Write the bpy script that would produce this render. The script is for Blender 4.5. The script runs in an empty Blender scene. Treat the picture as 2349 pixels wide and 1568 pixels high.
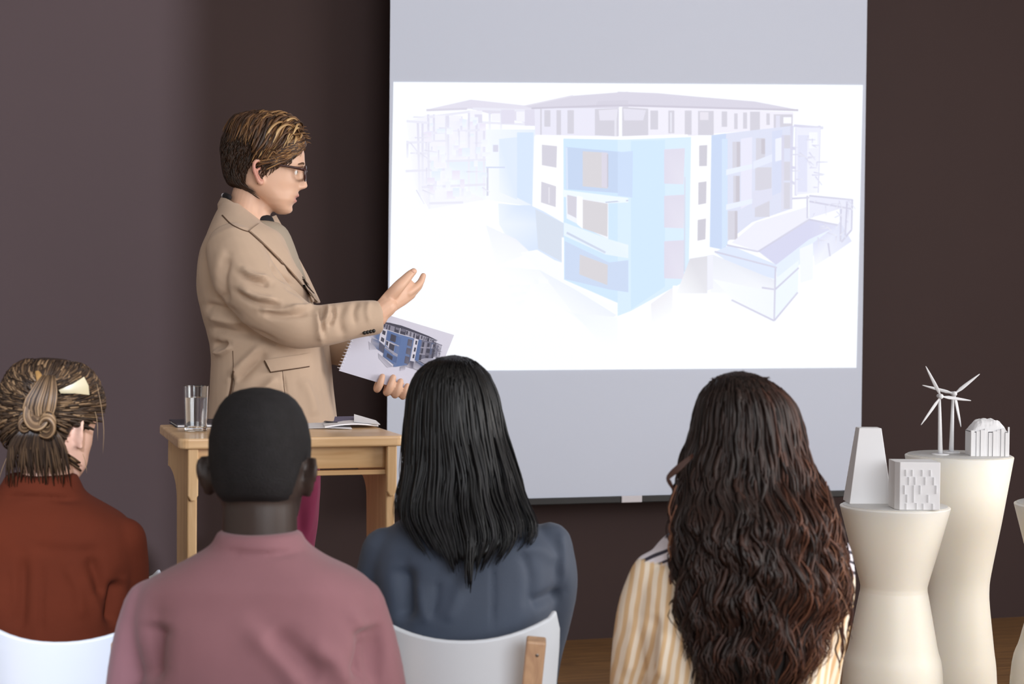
import bpy, bmesh, math, random
import numpy as np
from mathutils import Vector, Matrix, noise
from mathutils.bvhtree import BVHTree

random.seed(7); np.random.seed(7)
S = bpy.context.scene
COL = S.collection
R = math.radians

# ------------------------------------------------------------------ camera
FPX = 4000.0; CX = 1174.5; CY = 784.0
YAW = R(17.2); PITCH = R(1.35); ROLL = R(0.53)
CAM = Vector((0, 0, 1.33))
MROT = Matrix.Rotation(-YAW, 3, 'Z') @ Matrix.Rotation(R(90) - PITCH, 3, 'X') @ Matrix.Rotation(ROLL, 3, 'Z')
FWD = Vector((math.sin(YAW), math.cos(YAW), 0)); RGT = Vector((math.cos(YAW), -math.sin(YAW), 0))
cd = bpy.data.cameras.new('camera'); cam = bpy.data.objects.new('camera', cd); COL.objects.link(cam)
cam.matrix_world = Matrix.Translation(CAM) @ MROT.to_4x4()
cd.sensor_width = 36; cd.lens = FPX / 2349 * 36; cd.clip_start = 0.05
cd.dof.use_dof = True; cd.dof.focus_distance = 4.7; cd.dof.aperture_fstop = 5.0
S.camera = cam

# ------------------------------------------------------------------ world, light, exposure
w = bpy.data.worlds.new('world'); S.world = w; w.use_nodes = True
bg = w.node_tree.nodes['Background']; bg.inputs[0].default_value = (0.75, 0.82, 1.0, 1); bg.inputs[1].default_value = 0.4
S.view_settings.view_transform = 'Standard'; S.view_settings.look = 'None'
S.view_settings.exposure = 0.0; S.view_settings.gamma = 1.0; S.view_settings.use_curve_mapping = False

def area(name, loc, target, sx, sy, power, col):
    l = bpy.data.lights.new(name, 'AREA'); l.shape = 'RECTANGLE'; l.size = sx; l.size_y = sy
    l.energy = power; l.color = col
    o = bpy.data.objects.new(name, l); COL.objects.link(o); o.location = loc
    o.rotation_euler = (Vector(target) - Vector(loc)).to_track_quat('-Z', 'Y').to_euler()
    return o
# daylight through the right-hand window; the rear panel is added fill before a made-up window
area('window_daylight_right', (6.1, 1.3, 2.0), (0, 1.3, 1.7), 3.2, 2.3, 250, (1.0, 0.965, 0.93))
area('rear_fill', (1.6, -1.1, 2.2), (1.6, 4.0, 2.0), 3.0, 2.2, 140, (0.92, 0.96, 1.0))
# low sun through the tall window at the rear left: the pale patch on the left of the front wall
sl = bpy.data.lights.new('sun', 'SUN'); sl.energy = 3.9; sl.angle = R(1.5); sl.color = (0.76, 0.84, 1.0)
sun = bpy.data.objects.new('sun', sl); COL.objects.link(sun); sun.location = (-2, -4, 5)
SAZ = R(8); SEL = R(16)
sun.rotation_euler = Vector((math.sin(SAZ) * math.cos(SEL), math.cos(SAZ) * math.cos(SEL), -math.sin(SEL))).to_track_quat('-Z', 'Y').to_euler()

# ------------------------------------------------------------------ pixel -> place helpers
def ray(px, py):
    v = MROT @ Vector(((px - CX) / FPX, (CY - py) / FPX, -1.0))
    return v / v.dot(FWD)
def at(px, py, D): return CAM + ray(px, py) * D
def at_z(px, py, z):
    v = ray(px, py); return CAM + v * ((z - CAM.z) / v.z)
def at_y(px, py, y):
    v = ray(px, py); return CAM + v * ((y - CAM.y) / v.y)

class Frame:
    """local frame of a thing: x to the right, y away from the viewer, z up, origin on the floor"""
    def __init__(self, px, D):
        p = at(px, 700, D); self.base = Vector((p.x, p.y, 0)); self.D = D
        self.inv = Matrix.Rotation(YAW, 3, 'Z')
        self.co = self.inv @ (CAM - self.base)
    def L(self, px, py, dy=0.0):
        return self.inv @ (at(px, py, self.D + dy) - self.base)
    def dir(self, px, py): return (self.inv @ ray(px, py)).normalized()
    def to(self, p): return self.inv @ (Vector(p) - self.base)

# ------------------------------------------------------------------ object helpers
def empty(name, loc=(0, 0, 0), rz=0.0):
    o = bpy.data.objects.new(name, None); COL.objects.link(o); o.location = loc; o.rotation_euler = (0, 0, rz)
    o.empty_display_size = 0.1
    return o
def tag(o, label=None, cat=None, group=None, kind=None):
    if label: o['label'] = label
    if cat: o['category'] = cat
    if group: o['group'] = group
    if kind: o['kind'] = kind
    return o
def mesh_obj(name, V, F, mat, parent=None, smooth=True, sharp=None):
    me = bpy.data.meshes.new(name)
    me.from_pydata([tuple(v) for v in V], [], [tuple(int(i) for i in f) for f in F])
    bm = bmesh.new(); bm.from_mesh(me); bmesh.ops.recalc_face_normals(bm, faces=bm.faces)
    if sharp:
        for e in bm.edges:
            if len(e.link_faces) == 2 and e.calc_face_angle(0) > R(sharp): e.smooth = False
    for f in bm.faces: f.smooth = smooth
    bm.to_mesh(me); bm.free()
    o = bpy.data.objects.new(name, me); COL.objects.link(o)
    if mat: me.materials.append(mat)
    if parent: o.parent = parent
    return o
def merge(*parts):
    V = []; F = []
    for v, f in parts:
        b = len(V); V.extend([tuple(p) for p in v]); F.extend([tuple(i + b for i in q) for q in f])
    return V, F
def xf(part, M):
    return [tuple(M @ Vector(p)) for p in part[0]], part[1]

def box(x0, x1, y0, y1, z0, z1):
    V = [(x0, y0, z0), (x1, y0, z0), (x1, y1, z0), (x0, y1, z0), (x0, y0, z1), (x1, y0, z1), (x1, y1, z1), (x0, y1, z1)]
    return V, [(0, 3, 2, 1), (4, 5, 6, 7), (0, 1, 5, 4), (1, 2, 6, 5), (2, 3, 7, 6), (3, 0, 4, 7)]
def bevel_obj(o, wdt, seg=2):
    m = o.modifiers.new('bevel', 'BEVEL'); m.width = wdt; m.segments = seg; m.limit_method = 'ANGLE'; m.angle_limit = R(35)
    return o
def prism(poly, axis, a, b):
    """extrude a 2-D outline; axis 'x': outline is (y,z); 'y': (x,z); 'z': (x,y)"""
    def P(p, t):
        return {'x': (t, p[0], p[1]), 'y': (p[0], t, p[1]), 'z': (p[0], p[1], t)}[axis]
    n = len(poly); V = [P(p, a) for p in poly] + [P(p, b) for p in poly]
    F = [tuple(range(n)), tuple(range(2 * n - 1, n - 1, -1))] + [(i, (i + 1) % n, n + (i + 1) % n, n + i) for i in range(n)]
    return V, F
def lathe(profile, n=48, c=(0, 0, 0), closed=False):
    V = []; F = []
    for r, z in profile:
        for k in range(n):
            a = 2 * math.pi * k / n; V.append((c[0] + r * math.cos(a), c[1] + r * math.sin(a), c[2] + z))
    m = len(profile)
    for i in range(m if closed else m - 1):
        j = (i + 1) % m
        for k in range(n):
            F.append((i * n + k, i * n + (k + 1) % n, j * n + (k + 1) % n, j * n + k))
    if not closed:
        F.append(tuple(range(n - 1, -1, -1))); F.append(tuple((m - 1) * n + k for k in range(n)))
    return V, F
def spline(pts, k=6):
    P = np.array([list(p) for p in pts], float)
    if len(P) < 3:
        t = np.linspace(0, 1, k + 1)[:, None]; return P[0] * (1 - t) + P[1] * t
    Q = np.vstack([2 * P[0] - P[1], P, 2 * P[-1] - P[-2]]); out = []
    for i in range(1, len(Q) - 2):
        for j in range(k):
            t = j / k; a, b, c, d = Q[i - 1], Q[i], Q[i + 1], Q[i + 2]
            out.append(0.5 * ((2 * b) + (-a + c) * t + (2 * a - 5 * b + 4 * c - d) * t * t + (-a + 3 * b - 3 * c + d) * t ** 3))
    out.append(P[-1]); return np.array(out)
def tube(path, radii, n=14, flat=1.0, up=None, k=5, caps=True):
    """smooth tapered tube through the points; flat scales the second radius; rounded ends"""
    A = np.hstack([np.array([list(p) for p in path], float), np.array(radii, float)[:, None]])
    A = spline(A, k); P = A[:, :3]; r = np.maximum(A[:, 3], 1e-4)
    T = np.gradient(P, axis=0); T /= np.linalg.norm(T, axis=1)[:, None] + 1e-12
    ref = np.array(up if up is not None else (0, 0, 1.0), float)
    if up is None and abs(T[0] @ ref) > 0.9: ref = np.array((0, 1.0, 0))
    rings = []; N = ref - T[0] * (ref @ T[0]); N /= np.linalg.norm(N)
    def ring(p, t, N, rr):
        B = np.cross(t, N); a = np.linspace(0, 2 * math.pi, n, endpoint=False)
        return p + rr * (np.cos(a)[:, None] * N * flat + np.sin(a)[:, None] * B)
    frames = []
    for i in range(len(P)):
        N = N - T[i] * (N @ T[i]); N /= np.linalg.norm(N) + 1e-12; frames.append(N.copy())
    if caps in (True, 'start'):
        for s in (0.2, 0.6, 0.9):
            rings.append(ring(P[0] - T[0] * r[0] * math.sqrt(1 - s * s) * min(1, flat * 1.2), T[0], frames[0], r[0] * s))
    for i in range(len(P)): rings.append(ring(P[i], T[i], frames[i], r[i]))
    if caps is True:
        for s in (0.9, 0.6, 0.2):
            rings.append(ring(P[-1] + T[-1] * r[-1] * math.sqrt(1 - s * s) * min(1, flat * 1.2), T[-1], frames[-1], r[-1] * s))
    return loft(rings)
def loft(rings):
    n = len(rings[0]); V = [tuple(p) for rg in rings for p in rg]; F = []
    for i in range(len(rings) - 1):
        for k in range(n):
            F.append((i * n + k, i * n + (k + 1) % n, (i + 1) * n + (k + 1) % n, (i + 1) * n + k))
    F.append(tuple(range(n - 1, -1, -1))); F.append(tuple((len(rings) - 1) * n + k for k in range(n)))
    return V, F
def rows_loft(rows, n=40, e=2.4, k=4):
    """rows: (cx, cy, z, half_x, half_y) from top to bottom"""
    A = spline(rows, k); a = np.linspace(0, 2 * math.pi, n, endpoint=False); c = np.cos(a); s = np.sin(a)
    rr = (np.abs(c) ** e + np.abs(s) ** e) ** (-1 / e)
    return loft([np.stack([q[0] + q[3] * rr * c, q[1] + q[4] * rr * s, np.full(n, q[2])], 1) for q in A])
def ellipsoid(c, r, M=None, nu=20, nv=12):
    rings = []
    for i in range(nv + 1):
        t = math.pi * (i + 0.02) / (nv + 0.04); rings.append([Vector((r[0] * math.sin(t) * math.cos(2 * math.pi * k / nu), r[1] * math.sin(t) * math.sin(2 * math.pi * k / nu), r[2] * math.cos(t))) for k in range(nu)])
    if M is not None: rings = [[M @ p for p in rg] for rg in rings]
    return loft([[tuple(p + Vector(c)) for p in rg] for rg in rings])

def remesh(parts, voxel, smooth=4, fac=0.5):
    """grow one continuous skin around overlapping closed shapes"""
    V, F = merge(*parts)
    me = bpy.data.meshes.new('tmp'); me.from_pydata(V, [], F)
    bm = bmesh.new(); bm.from_mesh(me); bmesh.ops.recalc_face_normals(bm, faces=bm.faces); bm.to_mesh(me); bm.free()
    o = bpy.data.objects.new('tmp', me); COL.objects.link(o)
    m = o.modifiers.new('r', 'REMESH'); m.mode = 'VOXEL'; m.voxel_size = voxel; m.adaptivity = 0
    if smooth:
        s = o.modifiers.new('s', 'SMOOTH'); s.factor = fac; s.iterations = smooth
    dg = bpy.context.evaluated_depsgraph_get()
    out = bpy.data.meshes.new_from_object(o.evaluated_get(dg))
    bpy.data.objects.remove(o); bpy.data.meshes.remove(me)
    return out
def link_mesh(name, me, mat, parent):
    me.name = name
    o = bpy.data.objects.new(name, me); COL.objects.link(o); o.parent = parent
    me.materials.clear(); me.materials.append(mat)
    me.polygons.foreach_set('use_smooth', [True] * len(me.polygons))
    return o
def mesh_np(me):
    v = np.empty(len(me.vertices) * 3); me.vertices.foreach_get('co', v); v = v.reshape(-1, 3)
    nn = np.empty(len(me.vertices) * 3); me.vertices.foreach_get('normal', nn); return v, nn.reshape(-1, 3)
def creases(me, fr, lines, near=True):
    """press folds into cloth; lines: (list of picture points, width m, depth m (+ = ridge))"""
    v, nn = mesh_np(me); d = np.zeros(len(v)); toward = -np.array(fr.dir(CX, CY))
    face = np.clip(nn @ toward * 2.5, 0, 1)
    dep = np.array([fr.co[0], fr.co[1], fr.co[2]])
    # picture position of each vertex
    q = v - dep; w_ = np.array((fr.inv @ MROT)).T @ q.T
    px = CX + FPX * w_[0] / -w_[2]; py = CY - FPX * w_[1] / -w_[2]; sc = FPX / -w_[2]
    for pts, wd, h in lines:
        P = spline([(a, b, 0) for a, b in pts], 5)[:, :2]; best = np.full(len(v), 1e9)
        m = len(P) - 1; tt = np.zeros(len(v))
        for i in range(m):
            a, b = P[i], P[i + 1]; ab = b - a; t = np.clip(((px - a[0]) * ab[0] + (py - a[1]) * ab[1]) / (ab @ ab + 1e-9), 0, 1)
            dd = np.hypot(px - a[0] - t * ab[0], py - a[1] - t * ab[1]); u = dd < best; best[u] = dd[u]; tt[u] = ((i + t) / m)[u]
        d += h * np.exp(-(best / sc / wd) ** 2) * np.clip(np.sin(math.pi * np.clip(tt, 0.04, 0.96)) * 1.8, 0, 1)
    v = v + nn * (d * face)[:, None]
    me.vertices.foreach_set('co', v.ravel()); me.update()
def ripple(me, amp, scale, stretch=(1, 1, 1)):
    v, nn = mesh_np(me); d = np.array([noise.noise(Vector((p[0] * stretch[0], p[1] * stretch[1], p[2] * stretch[2])) * scale) for p in v])
    v = v + nn * (amp * d)[:, None]; me.vertices.foreach_set('co', v.ravel()); me.update()
class Surf:
    """find the visible surface of a mesh under a picture point"""
    def __init__(self, me, fr):
        self.b = BVHTree.FromPolygons([v.co.copy() for v in me.vertices], [tuple(p.vertices) for p in me.polygons]); self.fr = fr
    def at(self, px, py, off=0.0, dy=0.0):
        d = self.fr.dir(px, py); h = self.b.ray_cast(self.fr.co, d)
        if h[0] is None: 
            return self.fr.L(px, py, dy)
        return h[0] - d * off
def sheet(grid, th):
    """a thick cloth or card piece from a grid of points"""
    G = np.array([[list(p) for p in row] for row in grid], float); m, n = G.shape[:2]
    du = np.gradient(G, axis=0); dv = np.gradient(G, axis=1); N = np.cross(du, dv); N /= np.linalg.norm(N, axis=2)[..., None] + 1e-12
    A = (G + N * th / 2).reshape(-1, 3); B = (G - N * th / 2).reshape(-1, 3); V = np.vstack([A, B]).tolist(); o = m * n; F = []
    for i in range(m - 1):
        for j in range(n - 1):
            a, b, c, d = i * n + j, i * n + j + 1, (i + 1) * n + j + 1, (i + 1) * n + j
            F.append((a, b, c, d)); F.append((o + d, o + c, o + b, o + a))
    edge = [(0, j) for j in range(n)] + [(i, n - 1) for i in range(1, m)] + [(m - 1, j) for j in range(n - 2, -1, -1)] + [(i, 0) for i in range(m - 2, 0, -1)]
    ids = [i * n + j for i, j in edge]
    for a, b in zip(ids, ids[1:] + ids[:1]): F.append((b, a, o + a, o + b))
    return V, F

# ------------------------------------------------------------------ materials
def srgb(h):
    h = h.lstrip('#'); c = [int(h[i:i + 2], 16) / 255 for i in (0, 2, 4)]
    return tuple(x / 12.92 if x <= .04045 else ((x + .055) / 1.055) ** 2.4 for x in c)
def new_mat(name):
    m = bpy.data.materials.new(name); m.use_nodes = True; nt = m.node_tree
    return m, nt, nt.nodes['Principled BSDF']
def mat(name, col, rough=0.6, var=0.0, vscale=6.0, bump=0.0, bscale=200.0, metal=0.0, spec=0.5, stretch=None, sss=0.0, sheen=0.0):
    m, nt, b = new_mat(name); L = nt.links.new
    if isinstance(col, str): col = srgb(col)
    b.inputs['Base Color'].default_value = (*col, 1); b.inputs['Roughness'].default_value = rough; b.inputs['Metallic'].default_value = metal
    b.inputs['Specular IOR Level'].default_value = spec
    if sss: b.inputs['Subsurface Weight'].default_value = sss; b.inputs['Subsurface Radius'].default_value = (0.01, 0.004, 0.002); b.inputs['Subsurface Scale'].default_value = 0.5
    if sheen: b.inputs['Sheen Weight'].default_value = sheen; b.inputs['Sheen Roughness'].default_value = 0.5
    tc = nt.nodes.new('ShaderNodeTexCoord'); mp = nt.nodes.new('ShaderNodeMapping'); L(tc.outputs['Object'], mp.inputs['Vector'])
    if stretch: mp.inputs['Scale'].default_value = stretch
    if var:
        n = nt.nodes.new('ShaderNodeTexNoise'); n.inputs['Scale'].default_value = vscale; n.inputs['Detail'].default_value = 5; L(mp.outputs[0], n.inputs['Vector'])
        r = nt.nodes.new('ShaderNodeValToRGB'); L(n.outputs[0], r.inputs[0])
        r.color_ramp.elements[0].position = .3; r.color_ramp.elements[1].position = .7
        r.color_ramp.elements[0].color = (*[max(0, c * (1 - var)) for c in col], 1); r.color_ramp.elements[1].color = (*[min(1, c * (1 + var)) for c in col], 1)
        L(r.outputs[0], b.inputs['Base Color'])
    if bump:
        n2 = nt.nodes.new('ShaderNodeTexNoise'); n2.inputs['Scale'].default_value = bscale; n2.inputs['Detail'].default_value = 3; L(mp.outputs[0], n2.inputs['Vector'])
        bu = nt.nodes.new('ShaderNodeBump'); bu.inputs['Strength'].default_value = bump; bu.inputs['Distance'].default_value = 0.003
        L(n2.outputs[0], bu.inputs['Height']); L(bu.outputs[0], b.inputs['Normal'])
    return m
def wood(name, a, b_, scale=1.0, axis='X', rough=0.45):
    m, nt, b = new_mat(name); L = nt.links.new
    tc = nt.nodes.new('ShaderNodeTexCoord'); mp = nt.nodes.new('ShaderNodeMapping'); L(tc.outputs['Object'], mp.inputs['Vector'])
    mp.inputs['Scale'].default_value = {'X': (1.2, 14, 14), 'Y': (14, 1.2, 14), 'Z': (14, 14, 1.2)}[axis]
    n = nt.nodes.new('ShaderNodeTexNoise'); n.inputs['Scale'].default_value = 3 * scale; n.inputs['Detail'].default_value = 8; n.inputs['Distortion'].default_value = 1.2
    L(mp.outputs[0], n.inputs['Vector']); r = nt.nodes.new('ShaderNodeValToRGB'); L(n.outputs[0], r.inputs[0])
    r.color_ramp.elements[0].position = .32; r.color_ramp.elements[1].position = .72
    r.color_ramp.elements[0].color = (*srgb(a), 1); r.color_ramp.elements[1].color = (*srgb(b_), 1)
    L(r.outputs[0], b.inputs['Base Color']); b.inputs['Roughness'].default_value = rough
    bu = nt.nodes.new('ShaderNodeBump'); bu.inputs['Strength'].default_value = .12; bu.inputs['Distance'].default_value = .002; L(n.outputs[0], bu.inputs['Height']); L(bu.outputs[0], b.inputs['Normal'])
    return m
def attr_mat(name, stops, rough=0.4, spec=0.4, attr='shade', ani=0.0):
    """hair: colour of each lock from its own value"""
    m, nt, b = new_mat(name); L = nt.links.new
    a = nt.nodes.new('ShaderNodeAttribute'); a.attribute_name = attr
    r = nt.nodes.new('ShaderNodeValToRGB'); L(a.outputs['Fac'], r.inputs[0])
    r.color_ramp.elements[0].color = (*srgb(stops[0]), 1); r.color_ramp.elements[1].color = (*srgb(stops[-1]), 1)
    for i, s in enumerate(stops[1:-1]):
        e = r.color_ramp.elements.new((i + 1) / (len(stops) - 1)); e.color = (*srgb(s), 1)
    L(r.outputs[0], b.inputs['Base Color']); b.inputs['Roughness'].default_value = rough; b.inputs['Specular IOR Level'].default_value = spec
    return m
def colour_mat(name, emit=0.0, rough=0.6):
    """flat printed or projected picture: colour stored per corner"""
    m, nt, b = new_mat(name); L = nt.links.new
    a = nt.nodes.new('ShaderNodeVertexColor'); a.layer_name = 'picture'
    b.inputs['Roughness'].default_value = rough
    if emit:
        b.inputs['Base Color'].default_value = (.1, .1, .1, 1); b.inputs['Specular IOR Level'].default_value = 0
        L(a.outputs[0], b.inputs['Emission Color']); b.inputs['Emission Strength'].default_value = emit
    else: L(a.outputs[0], b.inputs['Base Color'])
    return m

# ================================================================== THE ROOM
M_WALL = mat('wall_paint_dark', '#3a2b2a', 0.75, var=0.05, vscale=1.2, bump=0.05, bscale=300, spec=0.3)
M_WHITEWALL = mat('wall_paint_white', '#d9d6d2', 0.8, var=0.03)
M_CEIL = mat('ceiling_paint', '#d8d5d2', 0.85, var=0.02)
M_FLOOR = wood('floor_wood', '#6a4c30', '#8d673f', 1.0, 'X', 0.5)
YW = 6.45; RX = 6.25; BY = -1.2; LX = -2.4; CEIL = 5.1
tag(mesh_obj('floor', *box(LX - .2, RX + .2, BY - .2, YW + .2, -0.12, 0), M_FLOOR, smooth=False), kind='structure')
tag(mesh_obj('ceiling', *box(LX - .2, RX + .2, BY - .2, YW + .2, CEIL, CEIL + .12), M_CEIL, smooth=False), kind='structure')
tag(mesh_obj('wall_front', *box(LX - .2, RX + .2, YW, YW + .16, 0, CEIL), M_WALL, smooth=False), kind='structure')
tag(mesh_obj('wall_left', *box(LX - .16, LX, BY, YW, 0, CEIL), M_WHITEWALL, smooth=False), kind='structure')
tag(mesh_obj('wall_right', *merge(box(RX, RX + .16, BY, -.4, 0, CEIL), box(RX, RX + .16, 3.0, YW, 0, CEIL), box(RX, RX + .16, -.4, 3.0, 0, .75), box(RX, RX + .16, -.4, 3.0, 3.2, CEIL)), M_WHITEWALL, smooth=False), kind='structure')
sh_ = math.tan(SAZ) * (YW - BY); sv_ = math.tan(SEL) / math.cos(SAZ) * (YW - BY)
wx0, wx1 = -2.0, 0.74 - sh_; wz0, wz1 = 1.6, 2.62 + sv_
tag(mesh_obj('wall_rear', *merge(box(LX, wx0, BY - .1, BY, 0, CEIL), box(wx1, RX, BY - .1, BY, 0, CEIL), box(wx0, wx1, BY - .1, BY, 0, wz0), box(wx0, wx1, BY - .1, BY, wz1, CEIL)), M_WHITEWALL, smooth=False), kind='structure')
M_FRAME = mat('window_frame_white', '#dddcd8', 0.4)
def window(name, axis, a0, a1, z0, z1, p, n):
    parts = []
    bars = [(a0, a0 + .05, z0, z1), (a1 - .05, a1, z0, z1), (a0, a1, z0, z0 + .05), (a0, a1, z1 - .05, z1)]
    for i in range(1, n): c = a0 + (a1 - a0) * i / n; bars.append((c - .03, c + .03, z0, z1))
    for u0, u1, q0, q1 in bars: parts.append(box(p, p + .05, u0, u1, q0, q1) if axis == 'x' else box(u0, u1, p - .05, p, q0, q1))
    return tag(mesh_obj(name, *merge(*parts), M_FRAME, smooth=False), kind='structure')
window('window_1', 'x', -.4, 3.0, .75, 3.2, RX + .05, 3); window('window_2', 'y', wx0, wx1 + .05, wz0, wz1 + .05, BY - .10, 1)
w3 = window('added_window', 'y', 0.0, 3.2, 1.0, 3.4, BY + .055, 3)  # added window frame on solid wall, dressing the rear fill light
mesh_obj('added_blind', *box(.05, 3.15, BY + .001, BY + .012, 1.05, 3.35), mat('added_blind_white', '#e8e8ea', .9), w3, False)  # added opaque panel, made up together with its window

# ================================================================== PROJECTION SCREEN
YS = 6.22
sc = empty('projection_screen', (at_y(1435, 700, YS).x, YS, 0)); tag(sc, 'large white pull-down projection screen showing a pale apartment building picture', 'projection screen')
so = Vector(sc.location)
sx0 = at_y(891, 600, YS).x - so.x; sx1 = at_y(1981, 600, YS).x - so.x; zb = at_y(1435, 1138, YS).z
M_SCREEN = mat('screen_fabric', '#c8cfdf', 0.8, spec=0.2); M_BLACK = mat('black_plastic', '#141518', 0.45); M_LIGHTPL = mat('pale_plastic', '#c9c6cc', 0.5)
mesh_obj('fabric', *box(sx0, sx1, 0, .003, zb, 3.32), M_SCREEN, sc, False)
bevel_obj(mesh_obj('bottom_bar', *box(sx0 - .004, sx1 + .004, -.012, .014, zb - .024, zb + .002), M_BLACK, sc, False), .004)
hx = at_y(1446, 1144, YS).x - so.x
bevel_obj(mesh_obj('pull_tab', *box(hx - .042, hx + .042, -.018, -.011, zb - .022, zb + .004), M_LIGHTPL, sc, False), .003)
bevel_obj(mesh_obj('roller_case', *box(sx0 - .1, sx1 + .1, -.06, .06, 3.3, 3.42), M_LIGHTPL, sc, False), .015)
for bxp in (sx0, sx1):
    mesh_obj('ceiling_bracket', *box(bxp - .02, bxp + .02, -.03, .03, 3.42, CEIL), M_LIGHTPL, sc, False)

# ---- the picture: flat polygons, colour per corner (the sketch fades into white)
def A_(u, v): return (880 + .4338 * u, 180 + .4338 * v)
def B_(u, v): return (1420 + .4338 * u, 180 + .4338 * v)
PIC = []   # (points in picture px, colours per corner)
WHITE = (247, 250, 255)
def pg(T, pts, col, fade=None):
    if len(pts) == 4 and not isinstance(pts[0], tuple): x0, y0, x1, y1 = pts; pts = [(x0, y0), (x1, y0), (x1, y1), (x0, y1)]
    cols = [col] * len(pts)
    if fade:
        for i, f in fade.items(): cols[i] = tuple(col[j] * (1 - f) + WHITE[j] * f for j in range(3))
    PIC.append(([T(*p) for p in pts], cols))
def ln(T, a, b, wd=3, col=(205, 203, 224), f0=0, f1=0):
    ax, ay = T(*a); bx, by = T(*b); L = math.hypot(bx - ax, by - ay) + 1e-6; nx, ny = -(by - ay) / L * wd / 2 * .55, (bx - ax) / L * wd / 2 * .55
    c0 = tuple(col[j] * (1 - f0) + WHITE[j] * f0 for j in range(3)); c1 = tuple(col[j] * (1 - f1) + WHITE[j] * f1 for j in range(3))
    PIC.append(([(ax + nx, ay + ny), (bx + nx, by + ny), (bx - nx, by - ny), (ax - nx, ay - ny)], [c0, c1, c1, c0]))
ROOF = (206, 203, 221); ROOFD = (190, 186, 205); LIL = (226, 225, 243); WIN = (200, 198, 213); WIND = (186, 184, 201)
BL1 = (196, 224, 252); BL2 = (182, 203, 236); BL3 = (206, 230, 252); PALE = (234, 240, 252); TWN = (204, 201, 208)
# soft tinted washes of the sketch around the house
pg(A_, [(540, 270), (800, 270), (800, 680), (540, 640)], (222, 232, 251), {0: .6, 3: .9})
pg(A_, [(705, 285), (792, 285), (785, 670), (705, 630)], (203, 222, 249))
pg(A_, [(610, 320), (705, 310), (705, 640), (610, 600)], (214, 228, 251), {3: .6})
pg(A_, [(235, 190), (540, 230), (540, 640), (240, 690)], (232, 232, 250), {0: .3, 3: .6, 2: .5})
pg(A_, [(120, 230), (235, 190), (240, 690), (160, 560)], (236, 236, 252), {0: .6, 3: .7})
pg(A_, [(225, 165), (460, 112), (760, 145), (800, 160), (800, 250), (460, 160)], (216, 213, 231), {0: .1, 3: .1})
pg(A_, [(330, 430), (540, 440), (540, 640), (340, 560)], (222, 234, 252), {3: .8, 2: .7})
for a, b in [((235, 190), (240, 690)), ((265, 190), (265, 640)), ((205, 230), (205, 600)), ((340, 190), (340, 560)), ((450, 170), (450, 600)), ((530, 240), (530, 620)), ((330, 190), (330, 420)), ((125, 330), (125, 420)), ((180, 230), (190, 620)), ((410, 200), (410, 430)), ((490, 230), (490, 590)), ((620, 160), (620, 270)), ((560, 170), (560, 270))]:
    ln(A_, a, b, 9, (214, 213, 233), 0, .7)
for a, b in [((120, 225), (235, 235)), ((120, 340), (330, 330)), ((115, 490), (340, 480)), ((200, 575), (540, 560)), ((240, 290), (540, 270)), ((230, 440), (540, 430)), ((235, 205), (460, 175)), ((170, 395), (330, 400)), ((240, 660), (420, 655)), ((470, 160), (780, 170)), ((460, 230), (800, 245))]:
    ln(A_, a, b, 10, (218, 217, 236), .3, .3)
ln(A_, (225, 168), (440, 160), 9, ROOF); ln(A_, (548, 470), (548, 620), 8, (190, 192, 216), .2, .2); ln(A_, (540, 470), (640, 470), 6, (200, 210, 236))
for x0, y0, x1, y1 in [(270, 195, 325, 235), (350, 195, 410, 225), (455, 170, 520, 220), (700, 175, 745, 230), (570, 185, 615, 225), (575, 350, 605, 385), (250, 335, 325, 470), (355, 280, 430, 380)]: pg(A_, (x0, y0, x1, y1), (238, 238, 252) if y0 < 340 else (222, 228, 246))
pg(A_, (578, 352, 604, 388), (206, 206, 226)); pg(A_, (480, 190, 520, 235), (214, 212, 232)); pg(A_, (620, 165, 690, 240), (216, 213, 233)); pg(A_, (745, 165, 800, 250), (214, 211, 231))
# lower left volumes
pg(A_, [(605, 660), (710, 670), (790, 670), (960, 770), (945, 975), (780, 915), (700, 930), (610, 770)], (206, 222, 247), {0: .5, 6: .5, 7: .6})
pg(A_, [(800, 690), (960, 770), (945, 970), (815, 900)], (203, 214, 232))
pg(A_, [(540, 775), (700, 850), (775, 920), (600, 990)], (232, 236, 250), {0: .2, 3: .9, 2: .4})
pg(A_, [(720, 920), (810, 905), (945, 985), (945, 1060), (1190, 1190), (1270, 1190), (1230, 1240), (820, 1010)], (244, 248, 254))
pg(A_, [(820, 1010), (1020, 1120), (1230, 1250), (1100, 1330), (860, 1150)], (230, 236, 250), {3: .7, 4: .7})
pg(A_, [(600, 990), (820, 1010), (1000, 1240), (800, 1150)], (238, 242, 253), {0: .8, 2: .7, 3: .9})
pg(A_, [(1000, 1240), (1230, 1260), (1291, 1420), (1150, 1400)], (236, 242, 253), {1: .3, 2: .9, 3: .9})
# white corner tower (left)
pg(A_, [(795, 305), (950, 315), (950, 750), (785, 675)], (250, 252, 255))
pg(A_, [(835, 350), (915, 358), (912, 472), (835, 458)], WIN); pg(A_, [(832, 545), (910, 570), (908, 680), (830, 655)], WIN)
ln(A_, (873, 575), (873, 660), 5, (222, 220, 232))
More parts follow.
